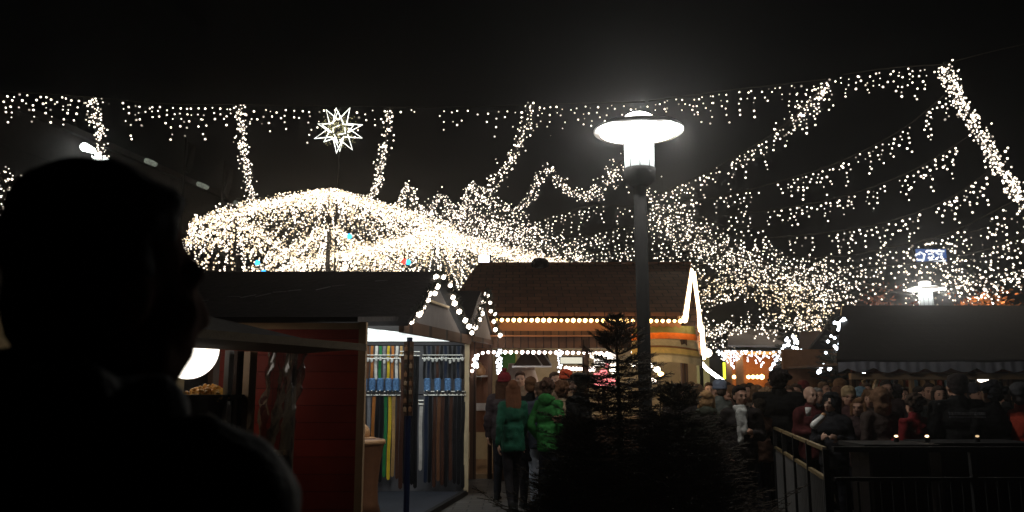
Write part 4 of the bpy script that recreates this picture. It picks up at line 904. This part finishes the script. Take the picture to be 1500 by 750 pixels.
part('rail', MB().beam(A2 + Vector((0, 0, ztop)), C_ + Vector((0, 0, ztop)), .05, .04), M['steelb'], t); part('rail', MB().beam(A2 + Vector((0, 0, zmid)), C_ + Vector((0, 0, zmid)), .045, .03), M['steelb'], t)
for k in range(1, 5): part('post', MB().box(A2 + dv * k / 4 + Vector((0, 0, ztop / 2)), (.045, .045, ztop)), M['steelb'], t)
b = MB()
for k in range(1, 48):
    if k % 12: p = A2 + dv * k / 48; b.tube([p + Vector((0, 0, .1)), p + Vector((0, 0, zmid - .02))], .009, 6)
part('bars', b, M['steelb'], t)
# dark standing tables behind the railing
for k, (q, Y) in enumerate(((1300, 7.9), (1420, 8.1))):
    X = PX(q, Y, 640); t = thing('standing_table', (X, Y, 0), ['dark standing table nearer the railing corner', 'dark standing table below the man with printed jacket'][k], 'table', 'dark standing tables')
    part('table_top', MB().box((X, Y, 1.08), (1.0 if k else .7, .6, .04)), M['steelb'], t); part('skirt', MB().box((X, Y, .53), (.8 if k else .55, .45, 1.05), bev=.02), M['roofgrey'], t)
for k, (q, py) in enumerate(((1312, 629), (1357, 629), (1431, 632))):
    p = P(q, py, 7.95); X = p.x
    t = thing('tea_light', p, ['small bright candle glass on the nearer standing table', 'brightest candle glass beside the man with printed jacket', 'faint candle glass on the farther standing table'][k], 'candle', 'candles on the standing tables')
    p.z = 1.16 if k != 1 else 1.16
    part('glass', MB().lathe([(.022, 1.102), (.025, 1.14), (.022, 1.14), (.02, 1.11)], (X, 7.95, 0), 12), M['steelb'], t); part('flame', MB().ell((X, 7.95, 1.155), (.020, .011, .011), n=8, m=6), emit('flame_%d' % k, (1, .7, .38), (3, 5, .8)[k]), t, True)
    _W[t] = p

# ------------------------------------------------------------------ fir trees
def fir(name, x, y, h, r, label, seed=1, base=0.0, dens=1.0, z0=.35, needle=.028, grp=None):
    rn = random.Random(seed); t = thing(name, (x, y, base), label, 'fir tree', grp)
    part('trunk', MB().tube([(x, y, base), (x + .02, y, base + h * .5), (x, y, base + h * .97)], .055 * h / 2.5, 8, .006), M['bark'], t)
    tw = MB(); nd = MB(); z = z0
    while z < h:
        f_ = 1 - (z - z0) / (h - z0); L = r * (f_ ** .85) * rn.uniform(.75, 1.12) + .05
        nb = max(3, int((5 + 4 * f_) * dens))
        a0 = rn.uniform(0, 6.28)
        for k in range(nb):
            a = a0 + 2 * PI * k / nb + rn.uniform(-.3, .3); l = L * rn.uniform(.7, 1.12); up = rn.uniform(-.15, .25) + (.5 if f_ < .15 else 0)
            s_ = Vector((x, y, base + z)); dr = Vector((math.cos(a), math.sin(a), up)).normalized()
            ctrl = [s_ + dr * l * q + Vector((0, 0, -.10 * l * math.sin(q * PI) + .10 * l * q * q)) for q in (0, .25, .5, .75, 1)]
            tw.tube(ctrl, .007 * (h / 2.5), 4, .002, cap=False)
            subs = [(ctrl, l)]
            side = Vector((-dr.y, dr.x, 0)).normalized()
            for q in (.3, .42, .55, .67, .8, .9):
                for sg in (-1, 1):
                    if rn.random() < .12: continue
                    p = ctrl[0].lerp(ctrl[4], q); p.z = ctrl[0].z + (ctrl[4].z - ctrl[0].z) * q - .10 * l * math.sin(q * PI)*.7; ll = l * (1 - q) * .62 + .05
                    e = p + (dr * .75 + side * sg * .7 + Vector((0, 0, rn.uniform(-.1, .15)))).normalized() * ll
                    tw.tube([p, e], .003, 3, cap=False); subs.append(([p, p.lerp(e, .5), e], ll))
            for pts, ll in subs:
                m_ = max(6, int(ll / (.011 if h < 4 else .03)))
                for j in range(m_):
                    q = (j + rn.random()) / m_ * (len(pts) - 1); i = min(int(q), len(pts) - 2); p = pts[i].lerp(pts[i + 1], q - i)
                    dd = (pts[i + 1] - pts[i]).normalized(); rnd = Vector((rn.gauss(0, 1), rn.gauss(0, 1), rn.gauss(0, 1) + .3)).normalized()
                    v = (dd * .7 + rnd * .8).normalized() * needle * rn.uniform(.7, 1.2); sd = v.cross(rnd)
                    sd = sd.normalized() * needle * .075 if sd.length > 1e-6 else Vector((.002, 0, 0))
                    k0 = len(nd.v); nd.v += [p - sd, p + sd, p + v]; nd.f.append((k0, k0 + 1, k0 + 2))
        z += rn.uniform(.055, .11) * (h / 2.5) / dens ** .5
    part('branches', tw, M['bark'], t); part('needles', nd, M['tree'], t); return t
fx = PX(905, 7.4, 600)
fir('fir_tree', fx, 7.4, PZ(468, 7.4), 1.25, 'dark fir tree standing in front of the lamp post', 3, dens=1.5, z0=.1, needle=.032)
fir('fir_tree', PX(995, 7.0, 600), 7.0, PZ(566, 7.0), 1.15, 'lower dark fir tree right of the lamp post', 8, dens=1.5, z0=.1, needle=.03)
fir('fir_tree', PX(850, 7.2, 600), 7.2, PZ(622, 7.2), .75, 'lowest dark fir bush left of the two taller firs', 9, dens=1.5, z0=.08, needle=.03)
fir('fir_tree', PX(1158, 19, 500), 19.5, PZ(484, 19.5), .6, 'small lit fir tree in front of the small far stall', 5, dens=.8, z0=.5, needle=.06, grp='firs wrapped in white lights')
fir('fir_tree', PX(1230, 16, 480), 16.4, PZ(458, 16.4), .75, 'lit fir tree at the left end of the long dark stall', 6, dens=.8, z0=.5, needle=.06, grp='firs wrapped in white lights')
def wrap(px, py0, py1, Y, w0, w1, n, r, label):
    t = thing('tree_lights', P(px, py0, Y), label, 'light string', 'white light strings on the firs')
    pts = []
    bm_ = bulbmesh('bulb', r, M['bulbc'])
    for k in range(n):
        q = (k + .5) / n; py = py0 + (py1 - py0) * q; a = random.uniform(0, 6.28); w_ = w0 + (w1 - w0) * q
        p = P(px, py, Y) + Vector((math.cos(a) * w_, -abs(math.sin(a)) * w_, 0)); pts.append(p)
        o = part('bulb', bm_, None, t); o.location = p - _W[t]; s_ = random.uniform(.7, 1.3); o.scale = (s_,) * 3
    part('cable', MB().tube(pts, .008, 4), M['wire'], t)
wrap(1158, 492, 545, 19.3, .08, .5, 56, .036, 'cold white bulbs wound on the small fir by the far stall')
wrap(1230, 466, 548, 16.2, .08, .45, 54, .036, 'cold white bulbs wound on the fir beside the long stall')
# ------------------------------------------------------------------ leafy autumn trees behind the long stall
def leafy(x, y, h, rx, zc, label, col, seed, n=5200):
    rn = random.Random(seed); t = thing('autumn_tree', (x, y, 0), label, 'tree')
    tr = MB(); tr.tube([(x, y, 0), (x + .1, y, zc * .5), (x, y, zc)], .16, 10, .09)
    cl_ = []
    for k in range(26):
        a = rn.uniform(0, 6.28); q = rn.random() ** .5; c = Vector((x + math.cos(a) * rx * q, y + math.sin(a) * rx * q, zc + rn.uniform(-.3, 1) * (h - zc) * (1.05 - q * .7)))
        cl_.append((c, rn.uniform(.35, .7))); tr.tube([(x, y, zc * .8), (Vector((x, y, zc)) + c) / 2 + Vector((0, 0, -.2)), c], .045, 5, .01)
    b = MB()
    for k in range(n):
        c, r = rn.choice(cl_); p = c + Vector((rn.gauss(0, 1), rn.gauss(0, 1), rn.gauss(0, .8))) * r * .55
        u = Vector((rn.gauss(0, 1), rn.gauss(0, 1), rn.gauss(0, 1))).normalized(); v = u.orthogonal().normalized(); s_ = rn.uniform(.04, .09)
        b.add([p - u * s_, p - v * s_ * .6, p + u * s_, p + v * s_ * .6], [(0, 1, 2, 3)])
    part('trunk', tr, M['bark'], t, True); part('crown', b, colmat('leaves_%d' % seed, col), t)
leafy(PX(1410, 24, 430), 23.6, PZ(412, 24.5), 1.5, 3.0, 'orange leaved autumn tree behind the long stall roof', (.60, .19, .05), 41)
leafy(PX(1295, 25, 430), 25.5, PZ(432, 25.5), 1.5, 2.6, 'brownish autumn tree behind the roof left of the far lamp', (.30, .13, .09), 43, 4200)
leafy(PX(1352, 26, 440), 26.5, PZ(440, 26.5), 1.0, 2.6, 'low reddish shrub crown right behind the far lamp', (.26, .07, .05), 44, 2600)

# ------------------------------------------------------------------ building far behind at left
H = 15.0
def BL(px): # roof edge point of the long building
    Y = (H - 1.6) * 1200 / (569 - (238 + (px - 220) * .46)) ; return P(px, 238 + (px - 220) * .46, Y)
p0, p1 = BL(-60), BL(420)
t = thing('office_building', ((p0 + p1) / 2 * 1) * 1 - Vector((0, 0, H)), 'long dark building far behind at the left with wall floodlights', 'building')
a, b_ = Vector((p0.x, p0.y, 0)), Vector((p1.x, p1.y, 0)); dd = (b_ - a).normalized(); nn = Vector((-dd.y, dd.x, 0))
if nn.x > 0: nn = -nn
part('wall', MB().slab([a, b_, b_ + Vector((0, 0, H)), a + Vector((0, 0, H))], nn * 12), M['building'], t)
part('parapet', MB().beam(a + Vector((0, 0, H + .2)) + nn * .1, b_ + Vector((0, 0, H + .2)) + nn * .1, .7, .35), M['building'], t)
for k in range(7):
    for j in range(3):
        q = a.lerp(b_, (k + .5) / 7); q.z = 3 + j * 3.4; wf = part('window', MB().slab([q - dd * .9, q + dd * .9, q + dd * .9 + Vector((0, 0, 1.5)), q - dd * .9 + Vector((0, 0, 1.5))], -nn * .06), M['steelb'], t)
for k, (px, py, sx, st_, lab) in enumerate(((130, 218, .42, 9, 'brightest floodlight high on the dark building'), (148, 232, .5, 5, 'bright floodlight just above the man\'s head'), (221, 238, .45, .16, 'dim greenish floodlight above the dark hair at right'), (297, 272, .5, .14, 'dim floodlight between the two flagpoles'), (350, 299, .5, .10, 'dimmest floodlight at the right end of the dark building'))):
    Y = BL(px).y - .9; p = P(px, py, Y); s_ = thing('floodlight', p, lab, 'floodlight', 'floodlights on the dark building')
    ax = Vector((1, 0, -.42)).normalized(); L_ = sx
    part('lit_glass', MB().cap(p - ax * L_ * .6, p + ax * L_ * .6, .17 + .06 * (k < 2), .15, 10), emit('flood_%d' % k, (.93, 1, .95) if k < 2 else (.9, 1, .8), st_, vary=.4), s_, True); part('bracket', MB().beam(p + Vector((0, .15, 0)), p + Vector((0, .6, -.2)), .1, .1), M['steelb'], s_)
for k, (px, y0, y1) in enumerate(((271, 203, 300), (327, 236, 320))):
    Y = 42; a = P(px, y1, Y); b_ = P(px + 2, y0, Y); a = Vector((b_.x, Y, 0)); s_ = thing('flagpole', a, ['taller flagpole with a limp dark flag at left', 'shorter flagpole with limp flag nearer the light tent'][k], 'flagpole', 'flagpoles before the dark building')
    part('pole', MB().tube([a, b_], .06, 8), M['steel'], s_)
    f_ = MB()
    for j in range(9):
        for i in range(4): f_.v.append(b_ + Vector((.08 + i * .16 - j * .012 * i, .12 * math.sin(i * 1.9 + j * .5), -.15 - j * .20 - i * .10)))
    f_.f = [(j * 4 + i, j * 4 + i + 1, j * 4 + i + 5, j * 4 + i + 4) for j in range(8) for i in range(3)]; part('flag', f_, M['steel'], s_, True)
# colourful lit signs behind the light tents
def sign(px, py, Y, w_, h_, m, lab, extra=None):
    p = P(px, py, Y); s_ = thing('lit_sign', p, lab, 'sign'); part('lit_face', MB().box(p, (w_, .05, h_)), m, s_); part('housing', MB().box(p + Vector((0, .08, 0)), (w_ + .06, .1, h_ + .06)), M['steelb'], s_)
    if extra: extra(p, s_)
    return s_
wb = emit('white_box_glow', (.86, .86, 1), 3.0); bw_ = emit('blue_box_glow', (.12, .22, .55), .55)
def boxes(p, s_):
    part('lower_face', MB().box(p + Vector((-.02, -.01, -.42)), (.36, .05, .34)), wb, s_)
sign(709, 381, 30, .40, .34, wb, 'two stacked bright white sign boxes above the brown roof ridge', boxes)
def vz(p, s_):
    k = emit('sign_stroke', (.9, .95, 1), 1.1); y = p.y - .04
    for pts in ([(-.55, -.02), (-.38, .1), (-.24, .02), (-.30, -.18)], [(-.5, -.16), (-.30, -.16)], [(-.16, .15), (.42, .13)], [(-.12, .03), (.02, .05), (.06, -.06), (-.06, -.14)], [(.14, .1), (.24, .02), (.34, .08), (.30, -.10)], [(-.1, -.17), (.44, -.19)]):
        part('stroke', MB().tube([(p.x + a, y, p.z + b) for a, b in pts], .035, 6), k, s_)
sign(1364, 374, 27, 1.0, .42, bw_, 'small blue and white lit sign among the strings above the far lamp', vz)
for k, (px, py, c, lab) in enumerate(((377, 385, 'blueb', 'upper blue light low at the left of the light tent'), (386, 399, 'blueb', 'lower blue light low at the left of the light tent'), (512, 346, 'blueb', 'single blue light in the middle of the light tent'), (592, 383, 'redb', 'small red light just above the taller gable'), (598, 384, 'blueb', 'small cyan light beside the red light above the gable'))):
    Yc = 26; p = P(px, py, Yc); s_ = thing('coloured_light', p, lab, 'light', 'coloured lights in the light tent'); part('lit_cap', MB().ell(p, (.085, .05, .09), n=10, m=8), M[c], s_, True); part('socket', MB().tube([p + Vector((0, .05, .05)), p + Vector((0, .1, .35))], .02, 6), M['wire'], s_)
p = P(428, 405, 24); s_ = thing('floodlight', p, 'small white floodlight just above the black stall roof', 'floodlight'); part('lit_glass', MB().box(p, (.22, .08, .07), bev=.01), M['tube'], s_); part('bracket', MB().tube([p, p + Vector((0, .3, .1))], .03, 6), M['steelb'], s_)
# ------------------------------------------------------------------ fairy light strings
def poly(pts, n):
    """smooth resample through world points (Catmull-Rom)"""
    pts = [Vector(p) for p in pts]; q = [pts[0] * 2 - pts[1]] + pts + [pts[-1] * 2 - pts[-2]]; out = []
    m = len(pts) - 1
    for k in range(n + 1):
        s_ = k / n * m; i = min(int(s_), m - 1); t = s_ - i; a, b, c, d = q[i:i + 4]
        out.append(.5 * ((2 * b) + (c - a) * t + (2 * a - 5 * b + 4 * c - d) * t * t + (3 * b - a - 3 * c + d) * t ** 3))
    return out
def curtain(pp, drop, spacing, per, label, r=.045, m='bulb', group='icicle light strings', gaps=.2, jit=.05, catname='light string'):
    """cable with hanging icicle drops; pp in (px, py, depth); drop in metres"""
    w = [P(*p) for p in pp]; L = sum((w[i + 1] - w[i]).length for i in range(len(w) - 1)); n = max(4, int(L / spacing)); c = poly(w, n); jit = .07
    r *= .56 if pp[0][0] > 900 else .57; per *= 1.15
    t = thing('light_string', w[0], label, catname, group); part('cable', MB().tube(c, .013, 4), M['wire'], t)
    k = 0; prof = 0
    while k < n:
        if random.random() < gaps: k += random.choice((1, 2)); continue
        b = MB(); run = random.randint(2, 4); pr = random.choice(((.4, .7, 1, .6), (1, .5, .8, .3), (.3, .6, 1, .8), (.9, .4, .5, 1)))
        for j in range(min(run, n - k)):
            p = c[k + j]; dl = drop * pr[j] * random.uniform(.8, 1.2)
            nn_ = max(1, int(per * 1.45 * dl / drop + random.random())); qs = []
            for i in range(nn_):
                qs.append(p + Vector((random.uniform(-jit, jit), random.uniform(-jit, jit), -dl * (i + random.uniform(.5, 1)) / nn_)))
                b.bulb(qs[-1], r * random.choice((.6, .85, 1, 1, 1.2)))
            b.cur = 1; b.tube([p] + qs, .0025, 3, cap=False); b.cur = 0
        part('light_drop', b, [M[m], M['wire']], t); k += run
    return t
def rope(pp, rad, per_m, label, r=.045, m='bulb', group='thick light ropes'):
    w = [P(*p) for p in pp]; L = sum((w[i + 1] - w[i]).length for i in range(len(w) - 1)); n = max(3, int(L / .9), (len(pp) - 1) * 3); c = poly(w, n)
    r *= .55; per_m *= 1.6
    t = thing('light_rope', w[0], label, 'light rope', group); part('cable', MB().tube(c, .02, 4), M['wire'], t)
    for k in range(n):
        b = MB(); a, e = c[k], c[k + 1]; N = int((e - a).length * per_m + random.random())
        qs = [a.lerp(e, (i + random.random()) / N) + Vector((random.gauss(0, rad), random.gauss(0, rad), random.gauss(0, rad) - rad * .5)) for i in range(N)]
        for q in qs: b.bulb(q, r * random.choice((.6, .85, 1, 1, 1.2)))
        b.cur = 1
        if N > 1: b.tube(qs, .0025, 3, cap=False)
        part('bulb_cluster', b, [M[m], M['wire']], t)
    return t
G = 'icicle light strings'
# long top cable, span by span
curtain([(-30, 131, 22), (60, 137, 22), (130, 142, 22)], 1.0, .17, 3.4, 'top cable icicle span in the upper left corner', .046)
curtain([(130, 142, 22), (240, 152, 22.3), (350, 153, 22.6)], 1.0, .17, 3.4, 'top cable icicle span between the first two hanging ropes', .046)
curtain([(352, 153, 22.6), (460, 155, 22.8), (572, 156, 23)], .95, .22, 2.8, 'top cable icicle span around the lit star', .046)
curtain([(622, 157, 23), (700, 156, 23), (785, 153, 23)], .8, .26, 2.0, 'sparse top cable icicle span right of the star', .044, gaps=.25)
curtain([(785, 153, 23), (860, 151, 22.7), (945, 149, 22.3)], .85, .20, 2.6, 'top cable icicle span just left of the big lamp', .044, gaps=.2)
curtain([(950, 148, 22.3), (1060, 133, 21.8), (1210, 116, 21)], .9, .16, 3.2, 'top cable icicle span just right of the big lamp', .044)
curtain([(1235, 109, 21), (1310, 99, 20.5), (1385, 94, 20)], .95, .15, 3.6, 'top cable icicle span ending at the upper right corner', .044)
part('bare_cable', MB().tube([P(572, 156, 23), P(622, 157, 23)], .012, 4), M['wire'], curtain([(575, 157, 23), (600, 157, 23), (620, 157, 23)], .3, .35, 1, 'short sparse link in the top cable beside the star', .044))
# hanging ropes
R_ = 'light ropes hanging from the top cable'
rope([(133, 143, 22), (145, 185, 23.5), (150, 232, 25)], .10, 20, 'short light rope dropping to the floodlights at left', group=R_)
rope([(350, 153, 22.6), (358, 225, 26), (371, 305, 31)], .10, 16, 'light rope falling left of the star', group=R_)
rope([(571, 157, 23), (561, 230, 26), (544, 295, 31)], .10, 15, 'light rope falling right of the star', group=R_)
rope([(783, 153, 23), (750, 225, 26), (715, 275, 29), (672, 315, 32)], .15, 16, 'light rope slanting left below the sparse top span', group=R_)
rope([(1213, 117, 21), (1185, 150, 21.4), (1150, 185, 22)], .17, 26, 'dense upper end of the first swag', group=R_)
rope([(1384, 95, 20), (1408, 150, 19), (1450, 218, 18), (1480, 262, 17.2), (1530, 345, 16)], .095, 52, 'thick light rope down the right edge', .044)
# swags
SG = 'swags of the right hand light net'
curtain([(1215, 117, 21), (1150, 182, 22), (1090, 222, 23.4), (1020, 259, 25), (950, 290, 27)], .8, .15, 3.4, 'uppermost swag sweeping down from the top cable', .046, group=SG)
curtain([(1383, 140, 19.8), (1320, 190, 20.8), (1230, 237, 22), (1150, 263, 23), (1060, 287, 25), (975, 300, 27)], .72, .18, 3.2, 'second swag sweeping down from the right corner', .046, group=SG)
curtain([(1418, 200, 18.9), (1340, 248, 20.2), (1250, 283, 21.5), (1160, 303, 23), (1060, 316, 25)], .66, .18, 3.2, 'third swag below the right corner', .044, group=SG)
curtain([(1447, 252, 18), (1380, 296, 19.3), (1290, 327, 21), (1200, 342, 22.5), (1100, 350, 24.5)], .66, .18, 3.2, 'fourth swag right of the big lamp', .044, group=SG)
curtain([(1482, 296, 17.3), (1400, 337, 18.5), (1330, 357, 20), (1240, 374, 21.5), (1150, 378, 24)], 1.35, .15, 4.4, 'fifth swag with long icicles above the far lamp', .042, group=SG)
curtain([(1530, 322, 17), (1460, 360, 18.5), (1380, 380, 20.5), (1290, 390, 22), (1220, 392, 24)], 1.3, .17, 4.5, 'sixth swag with long icicles crossing the far lamp', .042, group=SG)
curtain([(1530, 300, 22), (1440, 335, 23), (1360, 352, 24), (1270, 368, 25)], 1.7, .24, 4.5, 'rear curtain of long icicles at the right edge', .042, group=SG)
rope([(1530, 392, 17), (1470, 408, 18), (1420, 420, 19), (1390, 405, 20)], .17, 36, 'dense low light rope at the right edge above the long roof', .040)
curtain([(1240, 410, 24), (1300, 425, 23.5), (1360, 436, 23)], .5, .25, 2, 'sparse low swag just above the long dark roof', .042, group=SG)
# net descending to the middle right
NG = 'dense light bands over the far stalls'
for k, (pp, lab) in enumerate((
    ([(955, 292, 27), (1010, 335, 27), (1080, 375, 26.5), (1160, 398, 26), (1245, 428, 25)], 'first dense band falling right from behind the lamp post'),
    ([(945, 315, 28), (1010, 350, 28), (1090, 385, 27.5), (1170, 412, 27), (1240, 440, 26)], 'second dense band falling right from behind the lamp post'),
    ([(985, 330, 29), (1050, 360, 29), (1130, 385, 28), (1215, 405, 27)], 'third dense band among the falling light bands'))):
    rope(pp, .36, 34, lab, .043, group=NG)
rope([(1012, 425, 27), (1070, 408, 27), (1120, 412, 26.5), (1180, 435, 26), (1228, 470, 25)], .26, 44, 'arched dense band above the small far stall', .043, 'bulbw', group=NG)
rope([(1015, 440, 28), (1050, 428, 28), (1090, 420, 28)], .2, 30, 'short dense band right of the gold tubes', .043, group=NG)
rope([(1120, 430, 27), (1165, 452, 26.5), (1215, 478, 26)], .3, 50, 'yellowish dense band ending at the lit fir', .043, 'bulbw', group=NG)
rope([(1022, 485, 27), (1070, 474, 27), (1120, 478, 26.5), (1165, 470, 26), (1215, 466, 25)], .22, 40, 'lowest light band just above the small far stall roof', .042, group=NG)
rope([(1022, 462, 28), (1032, 490, 28), (1060, 505, 27.5)], .22, 30, 'light band hugging the gold tubes', .04, group=NG)
rope([(1165, 420, 29), (1200, 400, 29), (1245, 392, 28)], .4, 24, 'scattered light band in the far middle right', .042, group=NG)
curtain([(1055, 512, 25.8), (1085, 513, 25.8), (1150, 514, 25.8)], .5, .10, 5, 'icicle lights along the small far stall eaves', .05, 'bulbc', gaps=.02)
curtain([(1058, 478, 25.5), (1056, 500, 25.5), (1060, 520, 25.4)], .2, .12, 3, 'short light string at the small far stall left corner', .04, 'bulbn')
# zig-zag peaks in the middle distance
ZG = 'zig zag light swags behind the bar roof'
rope([(572, 325, 33), (586, 298, 33), (597, 270, 33), (608, 298, 33), (622, 320, 33)], .11, 34, 'sharp light peak right of the dome', .05, group=ZG)
rope([(622, 320, 33), (636, 300, 33), (646, 284, 33), (656, 300, 33), (670, 318, 33)], .11, 32, 'low light peak between two sharper ones', .05, group=ZG)
rope([(670, 318, 33), (680, 293, 33), (691, 268, 33), (704, 285, 33), (725, 298, 32.5), (765, 312, 32)], .12, 28, 'third light peak trailing off to the right', .05, group=ZG)
rope([(755, 310, 31), (780, 283, 31), (800, 244, 31), (818, 264, 31), (838, 281, 30.5), (870, 284, 30)], .12, 26, 'tall light peak left of the big lamp', .048, group=ZG)
rope([(862, 285, 29.5), (890, 262, 29), (915, 232, 28), (935, 262, 28), (950, 300, 28)], .24, 32, 'light peak hidden partly by the lamp pole', .046, group=ZG)
for k, (pp, dr, sp, lab) in enumerate((
    ([(690, 292, 33), (760, 325, 31.5), (820, 312, 30.5), (880, 300, 30), (960, 308, 28)], .9, .24, 'long swag under the tall light peak'),
    ([(760, 318, 32), (830, 345, 31), (900, 335, 30), (990, 320, 29)], .9, .25, 'second swag behind the lamp pole'),
    ([(830, 355, 33), (880, 345, 32), (940, 362, 31), (1010, 350, 30)], 1.0, .26, 'third swag low behind the lamp pole'),
    ([(845, 372, 33), (900, 368, 32), (960, 375, 31), (1020, 372, 30)], .8, .22, 'lowest swag above the bar ridge'),
    ([(960, 300, 28), (1010, 312, 28), (1060, 330, 28), (1130, 335, 28)], 1.1, .2, 'swag joining the falling bands right of the lamp'),
    ([(560, 318, 34), (640, 338, 34), (700, 330, 34), (780, 345, 33)], 1.0, .22, 'swag filling below the three light peaks'),
    ([(580, 300, 35), (645, 310, 35), (720, 320, 34), (790, 352, 33)], .8, .26, 'thin swag strung through the three light peaks'),
    ([(1010, 385, 29), (1060, 392, 29), (1120, 402, 28.5), (1180, 420, 28)], 1.2, .2, 'swag under the falling light bands'))):
    curtain(pp, dr, sp, 3.6, lab, .046, group='far swags around the lamp pole', gaps=.1)
rope([(560, 322, 36), (620, 338, 36), (700, 342, 36), (790, 362, 36), (862, 388, 36)], .42, 70, 'broad glittering band sloping down to the bar ridge', .055, group=ZG)
rope([(585, 308, 36), (645, 322, 36), (710, 318, 36), (775, 342, 36)], .34, 46, 'upper glittering band just under the light peaks', .052, group=ZG)
rope([(-20, 245, 14), (4, 262, 14), (8, 285, 14), (-4, 305, 14)], .12, 60, 'bunch of warm lights at the far left edge', .03)

# ------------------------------------------------------------------ light tents
def tent(px, Y, pya, R, ze_, zs, n, label, r=.05, m='bulb', gap=.16, skirt_n=7, ex=1.2, sq=1.0, mast=True):
    c = P(px, pya, Y); c0 = Vector((c.x, Y, 0)); t = thing('light_tent', c0, label, 'light tent', 'cone shaped light tents')
    if mast: part('mast', MB().tube([c0, (c.x, Y, c.z + .1)], .12, 10, .07), M['steel'], t)
    for k in range(n):
        a = 2 * PI * (k + random.uniform(-.12, .12)) / n; e = Vector((c.x + R * math.cos(a), Y + R * sq * math.sin(a), ze_ + random.uniform(-.2, .2)))
        s_ = Vector((c.x + .25 * math.cos(a), Y + .25 * math.sin(a), c.z)); b = MB(); pts = []
        for i in range(9):
            q = i / 8; p = s_.lerp(e, q); p.z = s_.z + (e.z - s_.z) * (q ** ex); pts.append(p)
        pts.append(e + Vector((0, 0, -(e.z - zs)))); b.cur = 1; b.tube(pts, .004, 3, cap=False); b.cur = 0
        L = (e - s_).length; N = int(L / gap)
        for i in range(N):
            q = (i + random.random()) / N; q = q ** .8; p = s_.lerp(e, q); p.z = s_.z + (e.z - s_.z) * (q ** ex)
            b.bulb(p + Vector((random.gauss(0, .03), random.gauss(0, .03), random.uniform(-.25, .04))), r * random.choice((.6, .8, 1, 1.15)))
        for i in range(skirt_n):
            b.bulb(e + Vector((random.gauss(0, .05), random.gauss(0, .05), -(e.z - zs) * random.random() * random.uniform(.7, 1.15))), r * random.choice((.6, .8, 1, 1.15)))
        part('light_strand', b, [M[m if k % 2 else 'bulbw'], M['wire']], t)
    return t, c
t1, c1 = tent(484, 33, 279, 5.3, 7.9, 7.4, 84, 'large domed light tent crowned by the star', .031, gap=.09, skirt_n=11, ex=1.1)
t2, c2 = tent(640, 40, 328, 7.3, 7.15, 5.6, 90, 'broad flatter light tent behind the middle roofs', .032, gap=.09, skirt_n=16, ex=.8)
t3, c3 = tent(345, 29, 318, 2.4, 6.2, 5.2, 40, 'small light tent at the left end beside the man', .033, gap=.12, skirt_n=9)
t4, c4 = tent(484, 33.0, 330, 3.3, 6.15, 5.95, 30, 'inner cone of light strands hanging below the domed tent', .034, gap=.09, skirt_n=3, ex=1.0, mast=False)
plight('lamp_light', c1 + Vector((0, -1.5, -2.5)), TENTW, (1, .80, .58), .05, t1)
plight('lamp_light', c2 + Vector((1, -3, -2.5)), TENTW, (1, .85, .65), .05, t2)
plight('lamp_light', Vector((4.5, 22, 7)), TENTW * .3, (1, .85, .65), .05, t2)
# tall star mast
X = PX(489, 33, 300)
# ------------------------------------------------------------------ the big star
c = P(496, 190, 33); t = thing('light_star', c, 'spiky white outlined star hanging in the top row of lights', 'light star')
rn = random.Random(5); dirs = []
for a, e in ((12, 0), (58, 20), (100, -10), (122, 30), (160, -15), (205, 10), (232, 25), (262, -20), (278, 15), (305, -25), (340, 0), (35, -40), (80, 50), (180, 50), (320, 50), (140, -55), (250, -60)):
    a, e = math.radians(a), math.radians(e); dirs.append(Vector((math.cos(a) * math.cos(e), -math.sin(e), math.sin(a) * math.cos(e))))
st_ = emit('star_tube', (1, 1, .92), 3.2)
for d in dirs:
    s_ = Vector((0, 1, 0)).cross(d); s_ = s_.normalized() if s_.length > .1 else Vector((1, 0, 0)); L = rn.uniform(.9, 1.08) * (1.0 if abs(d.y) < .5 else .9)
    b = MB(); tip = c + d * L; b.tube([c + d * .36 + s_ * .20, tip, c + d * .36 - s_ * .20], .022, 5)
    sp_ = part('spike', b, st_, t)
b = MB()
for k in range(420):
    v = Vector((rn.gauss(0, 1), rn.gauss(0, 1), rn.gauss(0, 1))).normalized() * rn.uniform(.25, .95) * (.6 + .4 * rn.random()); b.bulb(c + v, .014)
part('inner_bulbs', b, emit('star_inner', (1, .92, .45), .9), t)
part('hub', MB().ell(c, .10), M['steelb'], t)
mm_ = thing('star_mast', (X, 33.6, 0), 'thin faint mast carrying the spiky star', 'mast'); part('shaft', MB().tube([(X, 33.6, 0), (X, 33.6, c.z)], .07, 8, .04), M['steel'], mm_); part('foot', MB().lathe([(.4, 0), (.4, .15), (.12, .2)], (X, 33.6, 0), 16), M['steel'], mm_)
cb = thing('bare_cable', P(1385, 93, 20), 'thin bare cable running up out of the upper right corner', 'cable')
part('wire', MB().tube([P(1385, 93, 20), P(1450, 76, 19.5), P(1560, 52, 19)], .013, 5), M['wire'], cb)
part('clamp', MB().box(P(1385, 93, 20), (.08, .05, .08)), M['steelb'], cb)
